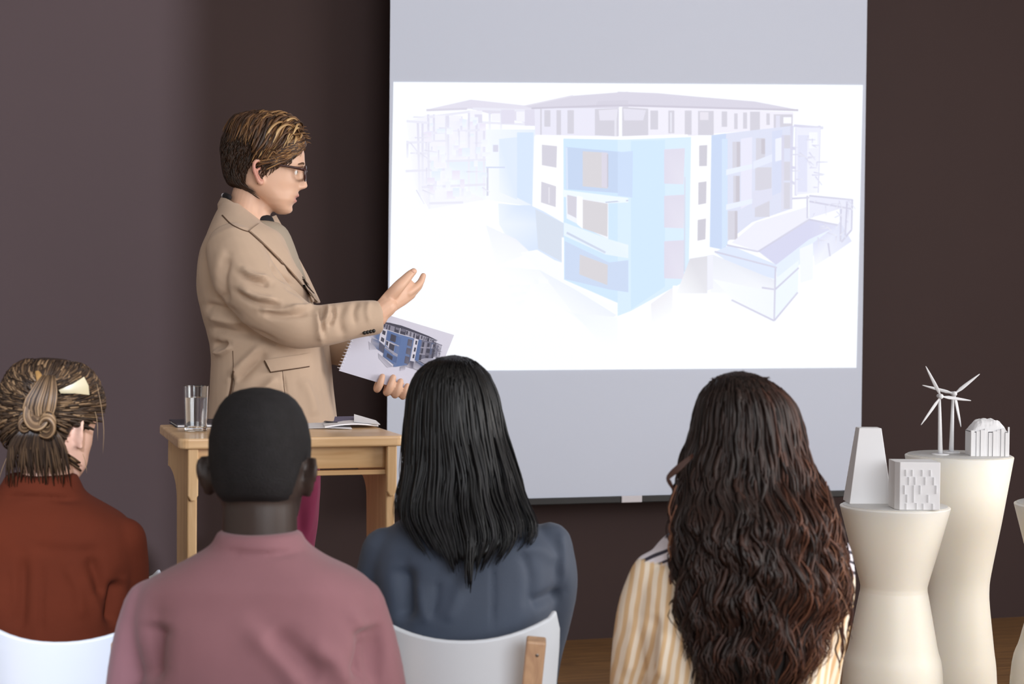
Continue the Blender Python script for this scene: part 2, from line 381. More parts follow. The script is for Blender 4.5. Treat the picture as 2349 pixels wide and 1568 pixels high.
# top storey and roof
pg(A_, [(795, 155), (1291, 150), (1291, 312), (800, 302)], LIL); pg(B_, [(0, 140), (500, 158), (920, 178), (915, 262), (490, 292), (380, 305), (0, 312)], (234, 232, 246))
pg(A_, [(745, 148), (1000, 92), (1291, 70), (1291, 156), (790, 158)], ROOF); pg(B_, [(-10, 70), (200, 78), (400, 96), (715, 122), (945, 166), (500, 160), (0, 148)], ROOF)
ln(A_, (780, 158), (1291, 140), 7, ROOFD); ln(B_, (0, 142), (945, 168), 8, ROOFD); ln(A_, (745, 147), (1000, 92), 6, (214, 211, 227)); pg(A_, [(1130, 120), (1291, 115), (1291, 140), (1120, 140)], (201, 198, 216))
for q in [(848, 168, 880, 255), (912, 168, 936, 298), (970, 168, 1004, 292), (826, 160, 834, 300)]: pg(A_, q, WIN)
pg(A_, [(1115, 162), (1240, 158), (1240, 307), (1115, 300)], WIN); pg(A_, [(1135, 168), (1236, 162), (1230, 222), (1140, 222)], (222, 220, 236)); pg(A_, (1218, 180, 1230, 305), (222, 221, 235)); pg(A_, (1242, 150, 1262, 312), (246, 248, 254))
pg(B_, [(14, 152), (152, 160), (152, 300), (14, 306)], WIN); pg(B_, [(20, 160), (140, 168), (125, 222), (25, 222)], (219, 217, 234))
for q in [(163, 170, 204, 270), (258, 170, 290, 290), (345, 170, 381, 298), (415, 172, 498, 300), (540, 175, 569, 256), (653, 180, 674, 266), (690, 176, 742, 276), (776, 185, 794, 246), (606, 185, 624, 268), (815, 190, 915, 266)]: pg(B_, q, WIN)
pg(B_, (268, 180, 276, 285), (226, 226, 240)); pg(B_, (425, 178, 470, 220), (224, 220, 234)); pg(B_, (866, 205, 908, 238), (244, 246, 254)); pg(B_, (826, 196, 848, 262), (216, 216, 236))
pg(A_, [(800, 298), (1291, 308), (1291, 326), (800, 312)], (248, 250, 255)); pg(B_, [(-10, 306), (360, 296), (360, 312), (-10, 326)], (249, 251, 255))
# blue middle block
pg(A_, [(948, 318), (1291, 325), (1291, 1210), (950, 1062)], BL1); pg(B_, [(-10, 325), (378, 310), (366, 1060), (60, 1230), (-10, 1255)], BL3)
pg(B_, [(60, 330), (240, 325), (240, 1100), (60, 1220)], BL1)
pg(A_, [(960, 362), (1291, 392), (1291, 610), (962, 585)], BL2); pg(A_, [(1050, 385), (1182, 393), (1182, 582), (1050, 570)], TWN); pg(A_, [(1150, 390), (1182, 393), (1182, 578), (1150, 575)], (208, 204, 222)); ln(A_, (965, 365), (968, 585), 7, (206, 222, 246)); ln(A_, (1182, 400), (1182, 575), 5, WIND)
pg(B_, [(-10, 390), (70, 384), (68, 630), (-10, 620)], (190, 212, 244))
pg(A_, [(945, 588), (1291, 632), (1291, 655), (1180, 660), (945, 625)], (232, 243, 254)); ln(A_, (1170, 655), (1291, 645), 5, (182, 190, 216)); pg(B_, [(-10, 630), (40, 634), (30, 655), (-10, 650)], (232, 243, 254))
pg(A_, [(962, 620), (1185, 660), (1185, 850), (965, 740)], (236, 240, 252)); pg(A_, [(968, 615), (1018, 626), (1016, 738), (970, 715)], WIN); pg(A_, [(1050, 640), (1182, 662), (1180, 836), (1050, 792)], TWN)
pg(A_, [(1020, 620), (1050, 628), (1050, 795), (1020, 770)], (248, 250, 255))
pg(A_, [(950, 760), (1190, 850), (1291, 880), (1291, 950), (1170, 930), (950, 830)], (224, 238, 253), {2: .2}); ln(A_, (965, 815), (1170, 920), 9, (184, 196, 222), .1, .2)
pg(A_, [(955, 858), (1190, 972), (1291, 960), (1291, 1130), (1190, 1115), (955, 1060)], (190, 208, 238)); pg(A_, [(1035, 930), (1182, 985), (1180, 1092), (1032, 1035)], TWN); ln(A_, (945, 840), (945, 1060), 9, (250, 252, 255))
pg(B_, [(-10, 1255), (60, 1228), (300, 1095), (165, 1190), (160, 1300), (-10, 1470)], (247, 250, 255)); pg(B_, [(165, 1190), (280, 1105), (285, 1230), (170, 1300)], (232, 232, 240), {2: .8, 3: .9}); ln(B_, (290, 1095), (288, 1240), 14, (253, 254, 255))
for y0, y1 in ((375, 560), (620, 792), (860, 1060)): pg(B_, [(235, y0), (345, y0 - 6), (338, y1), (235, y1 - 4)], (213, 210, 230), {2: .2})
ln(B_, (345, 520), (342, 1020), 6, (190, 200, 224), .3, .2)
# white tower (right) and the wing behind it
pg(B_, [(380, 308), (484, 308), (472, 902), (366, 952)], (250, 252, 255))
for q in [[(420, 355), (463, 352), (461, 463), (420, 464)], [(416, 550), (459, 544), (457, 660), (415, 668)], [(412, 748), (456, 740), (453, 850), (411, 858)]]: pg(B_, q, (194, 192, 206))
pg(B_, [(485, 300), (700, 275), (920, 250), (905, 690), (700, 760), (560, 870), (478, 890)], (212, 217, 240)); pg(B_, [(485, 302), (562, 292), (562, 908), (476, 890)], (188, 207, 240))
pg(B_, [(540, 320), (570, 318), (570, 880), (540, 900)], (200, 220, 246)); pg(B_, [(640, 320), (700, 310), (698, 660), (640, 690)], (226, 226, 246)); pg(B_, [(805, 280), (860, 270), (855, 600), (805, 620)], (204, 212, 240)); pg(B_, [(822, 320), (862, 310), (860, 430), (822, 440)], (232, 236, 250))
for q in [(596, 335, 637, 482), (600, 515, 634, 666), (572, 700, 622, 852), (720, 316, 768, 436), (716, 470, 802, 592), (714, 640, 792, 732), (865, 300, 905, 370), (862, 440, 905, 540), (862, 550, 905, 690)]: pg(B_, q, (203, 202, 217))
for q in [(618, 335, 637, 482), (614, 515, 634, 666), (608, 700, 622, 852), (748, 320, 768, 400)]: pg(B_, q, (188, 184, 198))
for y0 in (482, 666): pg(B_, [(562, y0), (700, y0 - 30), (700, y0 - 5), (562, y0 + 30)], (226, 234, 250))
pg(B_, [(705, 440), (805, 400), (805, 440), (705, 480)], (222, 228, 247)); pg(B_, [(700, 600), (805, 580), (805, 640), (700, 690)], (214, 216, 238))
for a, b in [((908, 250), (905, 690)), ((862, 300), (860, 700)), ((935, 260), (930, 620)), ((985, 260), (980, 610)), ((1055, 250), (1045, 605)), ((1000, 380), (1000, 600)), ((920, 250), (1075, 262)), ((905, 370), (1055, 380)), ((905, 470), (1055, 490)), ((905, 545), (930, 560))]: ln(B_, a, b, 11, (203, 203, 228), 0, .25)
pg(B_, [(930, 260), (1060, 262), (1045, 605), (930, 615)], (228, 230, 249), {2: .5}); pg(B_, (1000, 285, 1045, 370), (240, 243, 254)); pg(B_, (940, 300, 990, 600), (216, 219, 243))
# terrace and wire sketch
pg(B_, [(590, 868), (720, 760), (985, 680), (1000, 742), (730, 912)], (232, 233, 248)); pg(B_, [(730, 912), (1000, 742), (1180, 775), (1000, 850), (825, 985)], (203, 205, 235), {2: .3})
pg(B_, [(500, 918), (580, 880), (830, 985), (822, 1062), (600, 990)], (212, 224, 248)); pg(B_, [(825, 985), (1000, 850), (1110, 800), (1110, 880), (830, 1060)], (220, 232, 251), {2: .4, 3: .4})
pg(B_, [(370, 952), (462, 938), (462, 1135), (300, 1135)], (212, 212, 222), {2: .3, 3: .9}); pg(B_, [(490, 930), (820, 1065), (818, 1150), (480, 1130)], (224, 228, 240), {2: .7, 3: .7}); pg(B_, [(462, 935), (492, 930), (492, 1110), (462, 1120)], (232, 234, 247))
pg(B_, [(490, 1060), (820, 1130), (815, 1280), (600, 1170)], (236, 242, 252), {0: .6, 3: .6}); pg(B_, [(820, 1060), (945, 960), (940, 1130), (818, 1275)], (232, 242, 252))
pg(B_, [(950, 900), (1020, 870), (1020, 1060), (955, 1080)], (238, 243, 253)); pg(B_, [(1000, 620), (1225, 640), (1225, 800), (1165, 860), (1160, 690), (1000, 740)], (226, 228, 247), {2: .4}); pg(B_, [(1020, 870), (1165, 760), (1225, 860), (1110, 940), (1030, 990)], (214, 218, 242), {4: .8, 3: .5})
for a, b in [((822, 1000), (815, 1280)), ((815, 1280), (940, 1130)), ((815, 1280), (590, 1170)), ((820, 1115), (945, 1000)), ((750, 1105), (820, 1115)), ((1000, 620), (1230, 642)), ((1000, 650), (1225, 690)), ((1228, 640), (1224, 800)), ((1224, 800), (1170, 865)), ((1168, 690), (1165, 860)), ((990, 620), (990, 740)), ((1000, 745), (1150, 775)), ((1200, 650), (1190, 830)), ((565, 880), (730, 915)), ((730, 915), (1000, 745)), ((910, 635), (1000, 630)), ((500, 915), (830, 1000)), ((1100, 870), (1110, 940))]: ln(B_, a, b, 7, (196, 196, 220), 0, .15)

rp = random.Random(21)
for q in range(46):      # faint panes and storey bands of the sketched wing on the left
    x = rp.uniform(200, 520); y = rp.uniform(200, 600); w_, h_ = rp.uniform(12, 46), rp.uniform(14, 60); pg(A_, (x, y, x + w_, y + h_), rp.choice([(226, 226, 245), (234, 238, 252), (228, 222, 242), (222, 232, 250)]), {2: .5, 3: .5})
for q in range(26): x = rp.uniform(130, 520); y = rp.uniform(190, 600); ln(A_, (x, y), (x + rp.choice([0, rp.uniform(30, 90)]), y + rp.uniform(10, 90) * rp.choice([0, 1])), 5, (208, 207, 228), .2, .6)
for q in range(30): x = rp.uniform(905, 1050); y = rp.uniform(270, 600); ln(B_, (x, y), (x + rp.choice([0, rp.uniform(20, 60)]), y + rp.uniform(10, 60) * rp.choice([0, 1])), 5, (200, 200, 226), .1, .5)
for q in range(24): x = rp.uniform(1010, 1210); y = rp.uniform(640, 860); ln(B_, (x, y), (x + rp.uniform(-30, 60), y + rp.uniform(-20, 60)), 4, (202, 202, 226), .1, .6)
for q in range(24): x = rp.uniform(600, 1000); y = rp.uniform(800, 1200); pg(A_, (x, y, x + rp.uniform(20, 70), y + rp.uniform(15, 50)), (240, 244, 253), {0: .5, 2: .8, 3: .8}) if x + y * .4 < 1250 and y > 1000 else None
def picture_mesh(name, to3d, M, parent, bgc=None, tone=None, nrm=(0, -1, 0), step=4e-5, base=None):
    V = []; F = []; C = []; n = Vector(nrm); k = 0
    if base: V += base; F.append((0, 1, 2, 3)); C += [bgc] * 4
    for pts, cols in PIC:
        b = len(V); k += 1; V += [to3d(*p) + n * (step * k) for p in pts]; F.append(tuple(range(b, b + len(pts)))); C += [tone(c) if tone else c for c in cols]
    me = bpy.data.meshes.new(name); me.from_pydata(V, [], F); ca = me.color_attributes.new('picture', 'FLOAT_COLOR', 'POINT')
    for i, c in enumerate(C):
        l = [x / 255 for x in c]; l = [x / 12.92 if x <= .04045 else ((x + .055) / 1.055) ** 2.4 for x in l]; ca.data[i].color = (*l, 1)
    me.materials.append(M); o = bpy.data.objects.new(name, me); COL.objects.link(o); o.parent = parent
    return o
def on_screen(px, py):
    p = at_y(px, py, YS); return Vector((p.x, p.y - .002, p.z)) - so
picture_mesh('projected_image', on_screen, tone=lambda c: tuple(255 - (255 - x) * .88 for x in c), M=colour_mat('projected_light', .98), parent=sc, bgc=WHITE, base=[on_screen(*q) for q in ((902, 188), (1979, 195), (1964, 843), (890, 851))])

# ================================================================== TABLE
M_WOODX = wood('table_wood', '#c9a071', '#dfba8b', 1.0, 'X', 0.33); M_WOODZ = wood('table_wood_upright', '#cda677', '#e2bf92', 1.0, 'Z', 0.45); M_TOPW = wood('table_top_wood', '#d8b083', '#ebc79a', 1.0, 'X', 0.24); M_GAP = mat('table_shadow_gap', '#4a3018', 0.7)
ZT = 1.013
FL = at_z(398, 1005, ZT); FR = at_z(918, 1001, ZT); BL = at_z(363, 968, ZT); BR = at_z(871, 973, ZT)
tx0 = (FL.x + BL.x) / 2; tx1 = (FR.x + BR.x) / 2; ty0 = (FL.y + FR.y) / 2; ty1 = (BL.y + BR.y) / 2
tb = empty('table', (tx0, ty0, 0)); tag(tb, 'small tall light wooden table with shaped plank legs in front of the presenter', 'table')
W_ = tx1 - tx0; D_ = ty1 - ty0
print('TABLE', tx0, tx1, ty0, ty1)
rc = .022; top = [(rc * (1 - math.cos(a)), rc * (1 - math.sin(a))) for a in np.linspace(0, math.pi / 2, 6)]
outl = [(x, y) for x, y in top] + [(W_ - x, y) for x, y in reversed(top)] + [(W_ - .004, D_), (.004, D_)]
bevel_obj(mesh_obj('tabletop', *prism(outl, 'z', ZT - .024, ZT), M_TOPW, tb, False), .005, 3)
zt = ZT - .024; ins = .022; dp = D_ - .05
def plank():
    """side plank outline in (y,z): full depth under the top, curving to a narrow post, flaring at the foot"""
    y0, y1 = .02, .02 + dp; ym = y0 + dp * .52; P = [(y0, 0), (y0, zt)]
    P += [(y1, zt), (y1, zt - .075)]
    for t in np.linspace(0, 1, 9): P.append((y1 - (y1 - ym) * (1 - (1 - t) ** 2.2), zt - .075 - .07 * t ** 1.6))
    P += [(ym - .015, .42), (ym - .01, .30)]
    for t in np.linspace(0, 1, 7): P.append((ym - .01 + (y1 - ym) * t, .30 - .12 * (1 - (1 - t) ** 2)))
    P += [(y1 - .02, 0)]
    return P
for i, xx in enumerate((ins, W_ - ins - .022)):
    bevel_obj(mesh_obj('side_plank', *prism(plank(), 'x', xx, xx + .022), M_WOODZ, tb, False), .003)
    g = [(xx - .001, zt), (xx + .023, zt), (xx + .023, zt - .105), (xx + .015, zt - .118), (xx + .006, zt - .118), (xx - .001, zt - .105)]
    bevel_obj(mesh_obj('front_block', *prism(g, 'y', .006, .021), M_WOODZ, tb, False), .003)
    s = 1 if i == 0 else -1; xi = xx + .022 if i == 0 else xx
    co = [(xi, .20)] + [(xi + s * .018 * math.sin(math.pi * t) ** .7, .20 + .06 * t + .26 * t * .2) for t in np.linspace(0.05, .95, 8)] + [(xi, .31)]
    co = [(x, z + .10) for x, z in co]
    bevel_obj(mesh_obj('corbel', *prism(co, 'y', .03, .055), M_WOODZ, tb, False), .003)
xa, xb = ins + .022, W_ - ins - .022
bevel_obj(mesh_obj('apron', *box(xa, xb, .028, .046, zt - .052, zt), M_WOODX, tb, False), .002)
bevel_obj(mesh_obj('apron_lip', *box(xa, xb, .018, .046, zt - .067, zt - .056), M_WOODX, tb, False), .002)
mesh_obj('apron', *box(xa, xb, D_ - .05, D_ - .03, zt - .06, zt), M_WOODX, tb, False)
mesh_obj('stretcher', *box(xa, xb, .12, .16, .22, .28), M_WOODX, tb, False)

# ---- things on the table
M_GLASS, nt, b = new_mat('clear_glass'); b.inputs['Base Color'].default_value = (.95, .97, .98, 1); b.inputs['Roughness'].default_value = 0.02; b.inputs['IOR'].default_value = 1.47; b.inputs['Transmission Weight'].default_value = 1
M_WATER, nt, b = new_mat('water'); b.inputs['Base Color'].default_value = (.98, .99, 1, 1); b.inputs['Roughness'].default_value = 0.0; b.inputs['IOR'].default_value = 1.33; b.inputs['Transmission Weight'].default_value = 1
gp = at_z(449, 989, ZT); D_g = (gp - CAM).dot(FWD); s_g = FPX / D_g
gl = empty('water_glass', (gp.x, gp.y, ZT + .0005)); tag(gl, 'clear tumbler of water standing on the left end of the wooden table', 'glass')
h = 105 / s_g; r1 = 28.5 / s_g; r0 = 25.5 / s_g
mesh_obj('tumbler', *lathe([(.001, 0), (r0 - .002, 0), (r0, .002), (r1, h - .001), (r1 - .001, h), (r1 - .0022, h - .001), (r0 - .0022, .012), (r0 - .005, .009), (.001, .009)], 56), M_GLASS, gl, True, 40)
hw_ = h * .745
mesh_obj('water', *lathe([(.001, .0093), (r0 - .0055, .0093), (r0 - .0026, .0122), (r0 - .0026 + (r1 - r0) * .745, hw_), (.001, hw_)], 56), M_WATER, gl, True, 40)
M_DARKP = mat('charcoal_cover', '#3d3a44', 0.5); M_PAPER = mat('white_paper', '#f1f1f6', 0.7); M_VIOL = mat('violet_grey_print', '#6b6784', 0.6)
def flat_quad(name, pts_px, z, th, M, parent=None):
    P = [at_z(x, y, z) for x, y in pts_px]; c = sum((Vector(p) for p in P), Vector()) / len(P); c.z = z
    return P, c
def sheet_thing(name, px4, z0, th, M, label, cat, lift=None, bend=0.0):
    P = [at_z(x, y, z0) for x, y in px4]; c = sum(P, Vector()) / 4; c.z = z0; n = 9; g = []
    for i in range(n):
        t = i / (n - 1); row = []
        for j in range(n):
            s = j / (n - 1); p = P[0] * (1 - s) * (1 - t) + P[1] * s * (1 - t) + P[2] * s * t + P[3] * (1 - s) * t
            z = th / 2 + .0004
            if lift: z += lift(s, t)
            row.append((p.x - c.x, p.y - c.y, z))
        g.append(row)
    o = mesh_obj(name, *sheet(g, th), M, None, True, 40); o.location = c
    if label: tag(o, label, cat)
    return o
f1 = empty('folder', (at_z(455, 978, ZT).x, at_z(455, 978, ZT).y, ZT)); tag(f1, 'dark slim folder with pale page edges lying behind the water glass', 'folder')
fx0, fx1 = at_z(402, 979, ZT).x - f1.location.x, at_z(560, 979, ZT).x - f1.location.x
fy0, fy1 = at_z(455, 983, ZT).y - f1.location.y + .045, at_z(455, 969, ZT).y - f1.location.y
mesh_obj('pages', *box(fx0 + .004, fx1 - .004, fy0 + .002, fy1 - .002, .0015, .006), M_PAPER, f1, False)
bevel_obj(mesh_obj('cover', *box(fx0, fx1, fy0, fy1, .006, .0095), M_DARKP, f1, False), .001, 1)
mesh_obj('cover', *box(fx0, fx1, fy0, fy1, .0003, .0015), M_DARKP, f1, False)
sheet_thing('paper_sheet', [(700, 983), (808, 985), (800, 972), (690, 972)], ZT, .0012, M_PAPER, 'white loose sheet lying flat under the booklet on the table', 'paper', lambda s, t: .002 * math.sin(3 * s))
bk = empty('open_booklet', (at_z(800, 978, ZT).x, at_z(800, 978, ZT).y, ZT)); tag(bk, 'open white booklet with violet print lying on the right of the table', 'booklet')
def bk_sheet(name, px4, z0, M, lift, th=.003):
    o = sheet_thing(name, px4, ZT, th, M, None, None, lambda s, t: z0 + lift(s, t)); o.parent = bk; o.location = Vector(o.location) - Vector(bk.location)
bk_sheet('page', [(745, 984), (868, 981), (862, 972), (740, 974)], .003, M_PAPER, lambda s, t: .006 * math.sin(s * 3.1))
bk_sheet('page', [(812, 980), (872, 982), (862, 973), (812, 971)], .008, M_PAPER, lambda s, t: .014 * (1 - s) * (0.4 + .6 * t), .002)
bk_sheet('printed_page', [(765, 977), (815, 976), (812, 969), (768, 970)], .009, M_VIOL, lambda s, t: .006 * t, .0015)
bk_sheet('printed_strip', [(742, 976), (775, 979), (777, 977), (746, 974)], .0095, M_DARKP, lambda s, t: 0, .0008)

# ================================================================== PEDESTALS
M_PED = mat('cream_plastic', '#ede8dc', 0.45, var=.02, vscale=3, spec=.35); _b = M_PED.node_tree.nodes['Principled BSDF']; _b.inputs['Subsurface Weight'].default_value = .55; _b.inputs['Subsurface Radius'].default_value = (1, .85, .6); _b.inputs['Subsurface Scale'].default_value = .08; M_CARD = mat('white_card', '#d9dade', 0.75); M_SLIT = mat('slit_edge', '#b9bcc2', 0.8)
def pedestal(px, D, ytop, radii, ys, label):
    s = FPX / D; yh = at(px, ytop, D); root = empty('display_pedestal', (yh.x, yh.y, 0)); tag(root, label, 'pedestal', 'hourglass display pedestals')
    H = yh.z; prof = []
    zz = [at(px, y, D).z for y in ys]; rr = [r / s for r in radii]
    zb_, rb = 0.0, rr[-1] + (rr[-1] - rr[-2]) * 0.55
    pr = [(rb, 0.0)] + list(zip(rr[::-1], zz[::-1]))
    A = spline([(r, z, 0) for r, z in pr[:-2]] + [(pr[-2][0], pr[-2][1], 0)], 5)[:, :2].tolist() + [pr[-1]]
    A = [(max(r, .01), z) for r, z in A]
    mesh_obj('body', *lathe([(A[0][0] - .004, 0)] + A + [(A[-1][0] - .001, H + .002), (A[-1][0] - .006, H + .004)], 64), M_PED, root, True, 40)
    mesh_obj('top_disc', *lathe([(A[-1][0] - .007, H + .0035), (A[-1][0] - .0065, H + .005), (A[-1][0] - .009, H + .006)], 64), M_PED, root, True, 40)
    return root, H + .006
pA, hA = pedestal(2053, 4.45, 1162, [125, 102, 79, 76, 80, 100, 114], [1162, 1250, 1330, 1350, 1372, 1480, 1560], 'cream hourglass pedestal in front, carrying the white tower and slotted block')
pB, hB = pedestal(2200, 4.85, 1046, [122, 98, 76, 72, 74, 84, 92], [1046, 1190, 1310, 1350, 1390, 1480, 1560], 'taller cream hourglass pedestal behind, carrying the little wind turbines')
pC, hC = pedestal(2456, 4.40, 1158, [126, 102, 79, 76, 82, 108, 128], [1158, 1250, 1330, 1350, 1372, 1470, 1560], 'cream hourglass pedestal cut off by the right edge')

# ---- card tower (frustum) on the front pedestal
DT = 4.45 + .05; fT = Frame(1990, DT)
tz = hA; o0 = at(1990, 1148, DT); tw = FPX / DT
def ring_sq(hx, hy, z): return [(-hx, -hy, z), (hx, -hy, z), (hx, hy, z), (-hx, hy, z)]
zt_ = at(1993, 980, DT).z - tz
o = mesh_obj('paper_tower', *loft([ring_sq(49 / tw, .045, 0), ring_sq(25.5 / tw, .024, zt_)]), M_CARD, None, False); o.location = (o0.x, o0.y, tz); o.rotation_euler = (0, 0, -YAW)
bevel_obj(o, .0015); tag(o, 'tapering white card tower with flat top on the front pedestal', 'model tower')
# ---- slotted block
DK = 4.45 - .075; kk = FPX / DK; ob = at(2096, 1160, DK)
blk = empty('paper_block_building', (ob.x, ob.y, hA), -YAW); tag(blk, 'white card block with rows of vertical slits beside the tapering tower', 'model building')
bw = 50 / kk; bh = at(2096, 1056, DK).z - hA; bd = .045
bevel_obj(mesh_obj('body', *prism([(-bw + .009, -bd), (bw, -bd), (bw, bd), (-bw, bd), (-bw, -bd + .018)], 'z', 0.0005, bh), M_CARD, blk, False), .0012)
sl = [(708, 1050, 1110), (770, 1050, 1110), (866, 1050, 1110), (945, 1050, 1110), (738, 1120, 1195), (798, 1120, 1195), (895, 1120, 1195), (978, 1120, 1195), (697, 1200, 1285), (785, 1200, 1285), (848, 1200, 1285), (1003, 1200, 1280), (722, 1290, 1365), (785, 1285, 1365), (925, 1290, 1365), (715, 1375, 1455), (815, 1370, 1455), (880, 1375, 1455), (972, 1375, 1455)]
for u, v0, v1 in sl:
    x = (1900 + u * .2359 - 2096) / kk; z1 = (1160 - (820 + v0 * .2359)) / kk; z0 = max(.002, (1160 - (820 + v1 * .2359)) / kk)
    fl = [(x - .0035, -bd - .0002), (x + .001, -bd - .0032), (x + .0014, -bd - .0028), (x + .001, -bd + .0005), (x - .0035, -bd + .0005)]
    mesh_obj('slit_flap', *prism(fl, 'z', z0, min(z1, bh - .004)), M_CARD, blk, False)
# ---- wind turbines
def turbine(hub, base, tips, D, zbase, label, mirror=1):
    s = FPX / D; p = at(base[0], base[1], D); root = empty('wind_turbine_model', (p.x, p.y, zbase), -YAW); tag(root, label, 'wind turbine', 'white model wind turbines')
    hp = at(hub[0], hub[1], D); hz = hp.z - zbase; hx_ = (hub[0] - base[0]) / s
    mesh_obj('base_plate', *lathe([(.024, 0), (.024, .0025), (.022, .003)], 32), M_CARD, root, True, 40)
    mesh_obj('tower', *tube([(0, 0, .002), (hx_ * .5, 0, hz * .5), (hx_, 0, hz - .002)], [.0068, .0052, .0036], 14, caps=False), M_CARD, root)
    mesh_obj('nacelle', *tube([(hx_, .014, hz), (hx_, -.004, hz), (hx_, -.014, hz)], [.005, .006, .005], 12), M_CARD, root)
    hb = mesh_obj('rotor_hub', *ellipsoid((hx_, -.017, hz), (.0072, .008, .0072)), M_CARD, root)
    for tx, ty in tips:
        dx, dz = (tx - hub[0]) / s, (hub[1] - ty) / s; Ln = math.hypot(dx, dz); u = Vector((dx / Ln, 0, dz / Ln)); wv = Vector((-u.z, 0, u.x)); n_ = Vector((0, 1, 0)); rings = []
        for t, wd in ((0, .0022), (.08, .0025), (.25, .0052), (.45, .0048), (.75, .0032), (.96, .0015), (1, .0006)):
            c = Vector((hx_, -.017, hz)) + u * (Ln * t); tw_ = .5 * (1 - t) + .1; a = wv * math.cos(tw_) + n_ * math.sin(tw_); b_ = u.cross(a)
            rings.append([c + a * (wd * math.cos(q)) + b_ * (min(.0014, wd) * math.sin(q)) for q in np.linspace(0, 2 * math.pi, 10, endpoint=False)])
        mesh_obj('blade', *loft(rings), M_CARD, root)
turbine((2153, 908), (2157, 1044), [(2117, 839), (2108, 974), (2222, 917)], 4.83, hB, 'left white model wind turbine on the taller pedestal')
turbine((2184, 902), (2182, 1040), [(2241, 856), (2200, 978), (2110, 883)], 4.90, hB, 'right white model wind turbine next to the crumpled-roof model')
# ---- model building with crumpled roof
DR = 4.83; kr = FPX / DR; pr_ = at(2262, 1047, DR); rb_ = empty('paper_hall_model', (pr_.x, pr_.y, hB), -YAW); tag(rb_, 'white card hall model with crumpled domed roof on the taller pedestal', 'model building')
hw2 = 42 / kr; hh = (1047 - 990) / kr; hd = .04
mesh_obj('core', *box(-hw2 + .002, hw2 - .002, -hd + .002, hd - .002, 0.0003, hh - .004), M_CARD, rb_, False)
nf = 9
for i in range(nf):
    x = -hw2 + (i + .5) * 2 * hw2 / nf; d = .0035 * ((i * 37) % 3) / 2; hv = hh * (1 + .05 * ((i * 53) % 4 - 1))
    mesh_obj('facade_fin', *box(x - hw2 / nf + .0006, x + hw2 / nf - .0006, -hd - .001 - d, -hd + .003, 0.0003, hv), M_CARD, rb_, False)
mesh_obj('corner_post', *box(-hw2 - .003, -hw2 + .006, -hd - .004, -hd + .006, 0.0003, hh + .002), M_CARD, rb_, False)
mesh_obj('corner_post', *box(hw2 - .002, hw2 + .002, -hd + .0, -hd + .004, 0.0003, hh + .012), M_CARD, rb_, False)
rg = []; nn_ = 18
for i in range(nn_):
    row = []
    for j in range(14):
        x = (i / (nn_ - 1) * 2 - 1); y = (j / 13 * 2 - 1); e_ = max(0, 1 - abs(x) ** 3.2) ** .8 * (1 - abs(y) ** 5) * (1 - .2 * y * y)
        z = hh - .004 + (2 + 27 * e_) / kr + .0035 * noise.noise(Vector((x * 4.2, y * 3.2, 1))) * e_ * 2
        row.append((x * hw2 * .95, y * hd * .95, z))
    rg.append(row)
mesh_obj('crumpled_roof', *sheet(rg, .0012), M_CARD, rb_, False)

# ================================================================== PEOPLE: shared builders
HEAD = np.array([  # z, front x, back x, half width
    (.1260, .008, -.022, .010), (.1235, .026, -.042, .024), (.117, .048, -.064, .0405), (.108, .066, -.080, .0525), (.095, .081, -.092, .0625), (.075, .096, -.103, .0720), (.045, .107, -.109, .0785), (.015, .1095, -.108, .0785),
    (-.008, .103, -.104, .0760), (-.03, .0985, -.098, .0735), (-.05, .0955, -.086, .0700), (-.07, .0935, -.040, .0640), (-.085, .0875, -.012, .0590),
    (-.10, .0785, .006, .0490), (-.112, .0775, .024, .0360), (-.119, .073, .034, .0245), (-.1235, .062, .042, .0120)])[::-1]
def hrow(z):
    return [np.interp(z, HEAD[:, 0], HEAD[:, i]) for i in (1, 2, 3)]
def g_(x, s): return math.exp(-(x / s) ** 2)
def head_pt(phi, z, t=0.0, face=False):
    xfz, xbz, wz = hrow(z); x0 = (xfz + xbz) / 2; a = (xfz - xbz) / 2; c, s = math.cos(phi), math.sin(phi)
    e = 2.15; r = (abs(c) ** e + abs(s) ** e) ** (-1 / e); x = x0 + (a + t) * r * c; y = (wz + t) * r * s
    if face and c > 0.1:
        ay = abs(y); k = min(1, (c - .1) / .3)
        x -= k * .0085 * g_(ay - .031, .017) * g_(z + .010, .014)            # eye sockets
        x += k * .0035 * g_(ay - .028, .022) * g_(z - .012, .008)            # brow ridge
        x += k * .004 * g_(ay - .046, .020) * g_(z + .036, .018)             # cheekbones
        nz = np.interp(z, [-.058, -.054, -.050, -.0445, -.035, -.018, -.002, .010], [0, .006, .018, .0235, .0195, .0125, .006, 0])
        nw = np.interp(z, [-.055, -.048, -.035, -.015, .005], [.0150, .0145, .0105, .0085, .009]); x += nz * math.exp(-(ay / nw) ** 2.6)
        x += k * .0045 * g_(ay - .013, .006) * g_(z + .049, .006)             # nostril wings
        x += .0055 * g_(ay, .022) * g_(z + .071, .0045) + .006 * g_(ay, .019) * g_(z + .086, .0055)   # lips
        x -= .007 * g_(ay, .021) * g_(z + .0785, .0030)                       # mouth line
        x += .004 * g_(ay, .016) * g_(z + .112, .010); y *= 1 - .045 * k * g_(z + .066, .016) * g_(ay - .055, .02)
    return (x, y, z)
def head_mesh(face=True, nz=96, nphi=88):
    zs = [-.1235 + (.2495) * (0.5 - 0.5 * math.cos(math.pi * (i + .3) / (nz - 0.4))) for i in range(nz)]
    return loft([[head_pt(2 * math.pi * k / nphi, z, 0, face) for k in range(nphi)] for z in zs])
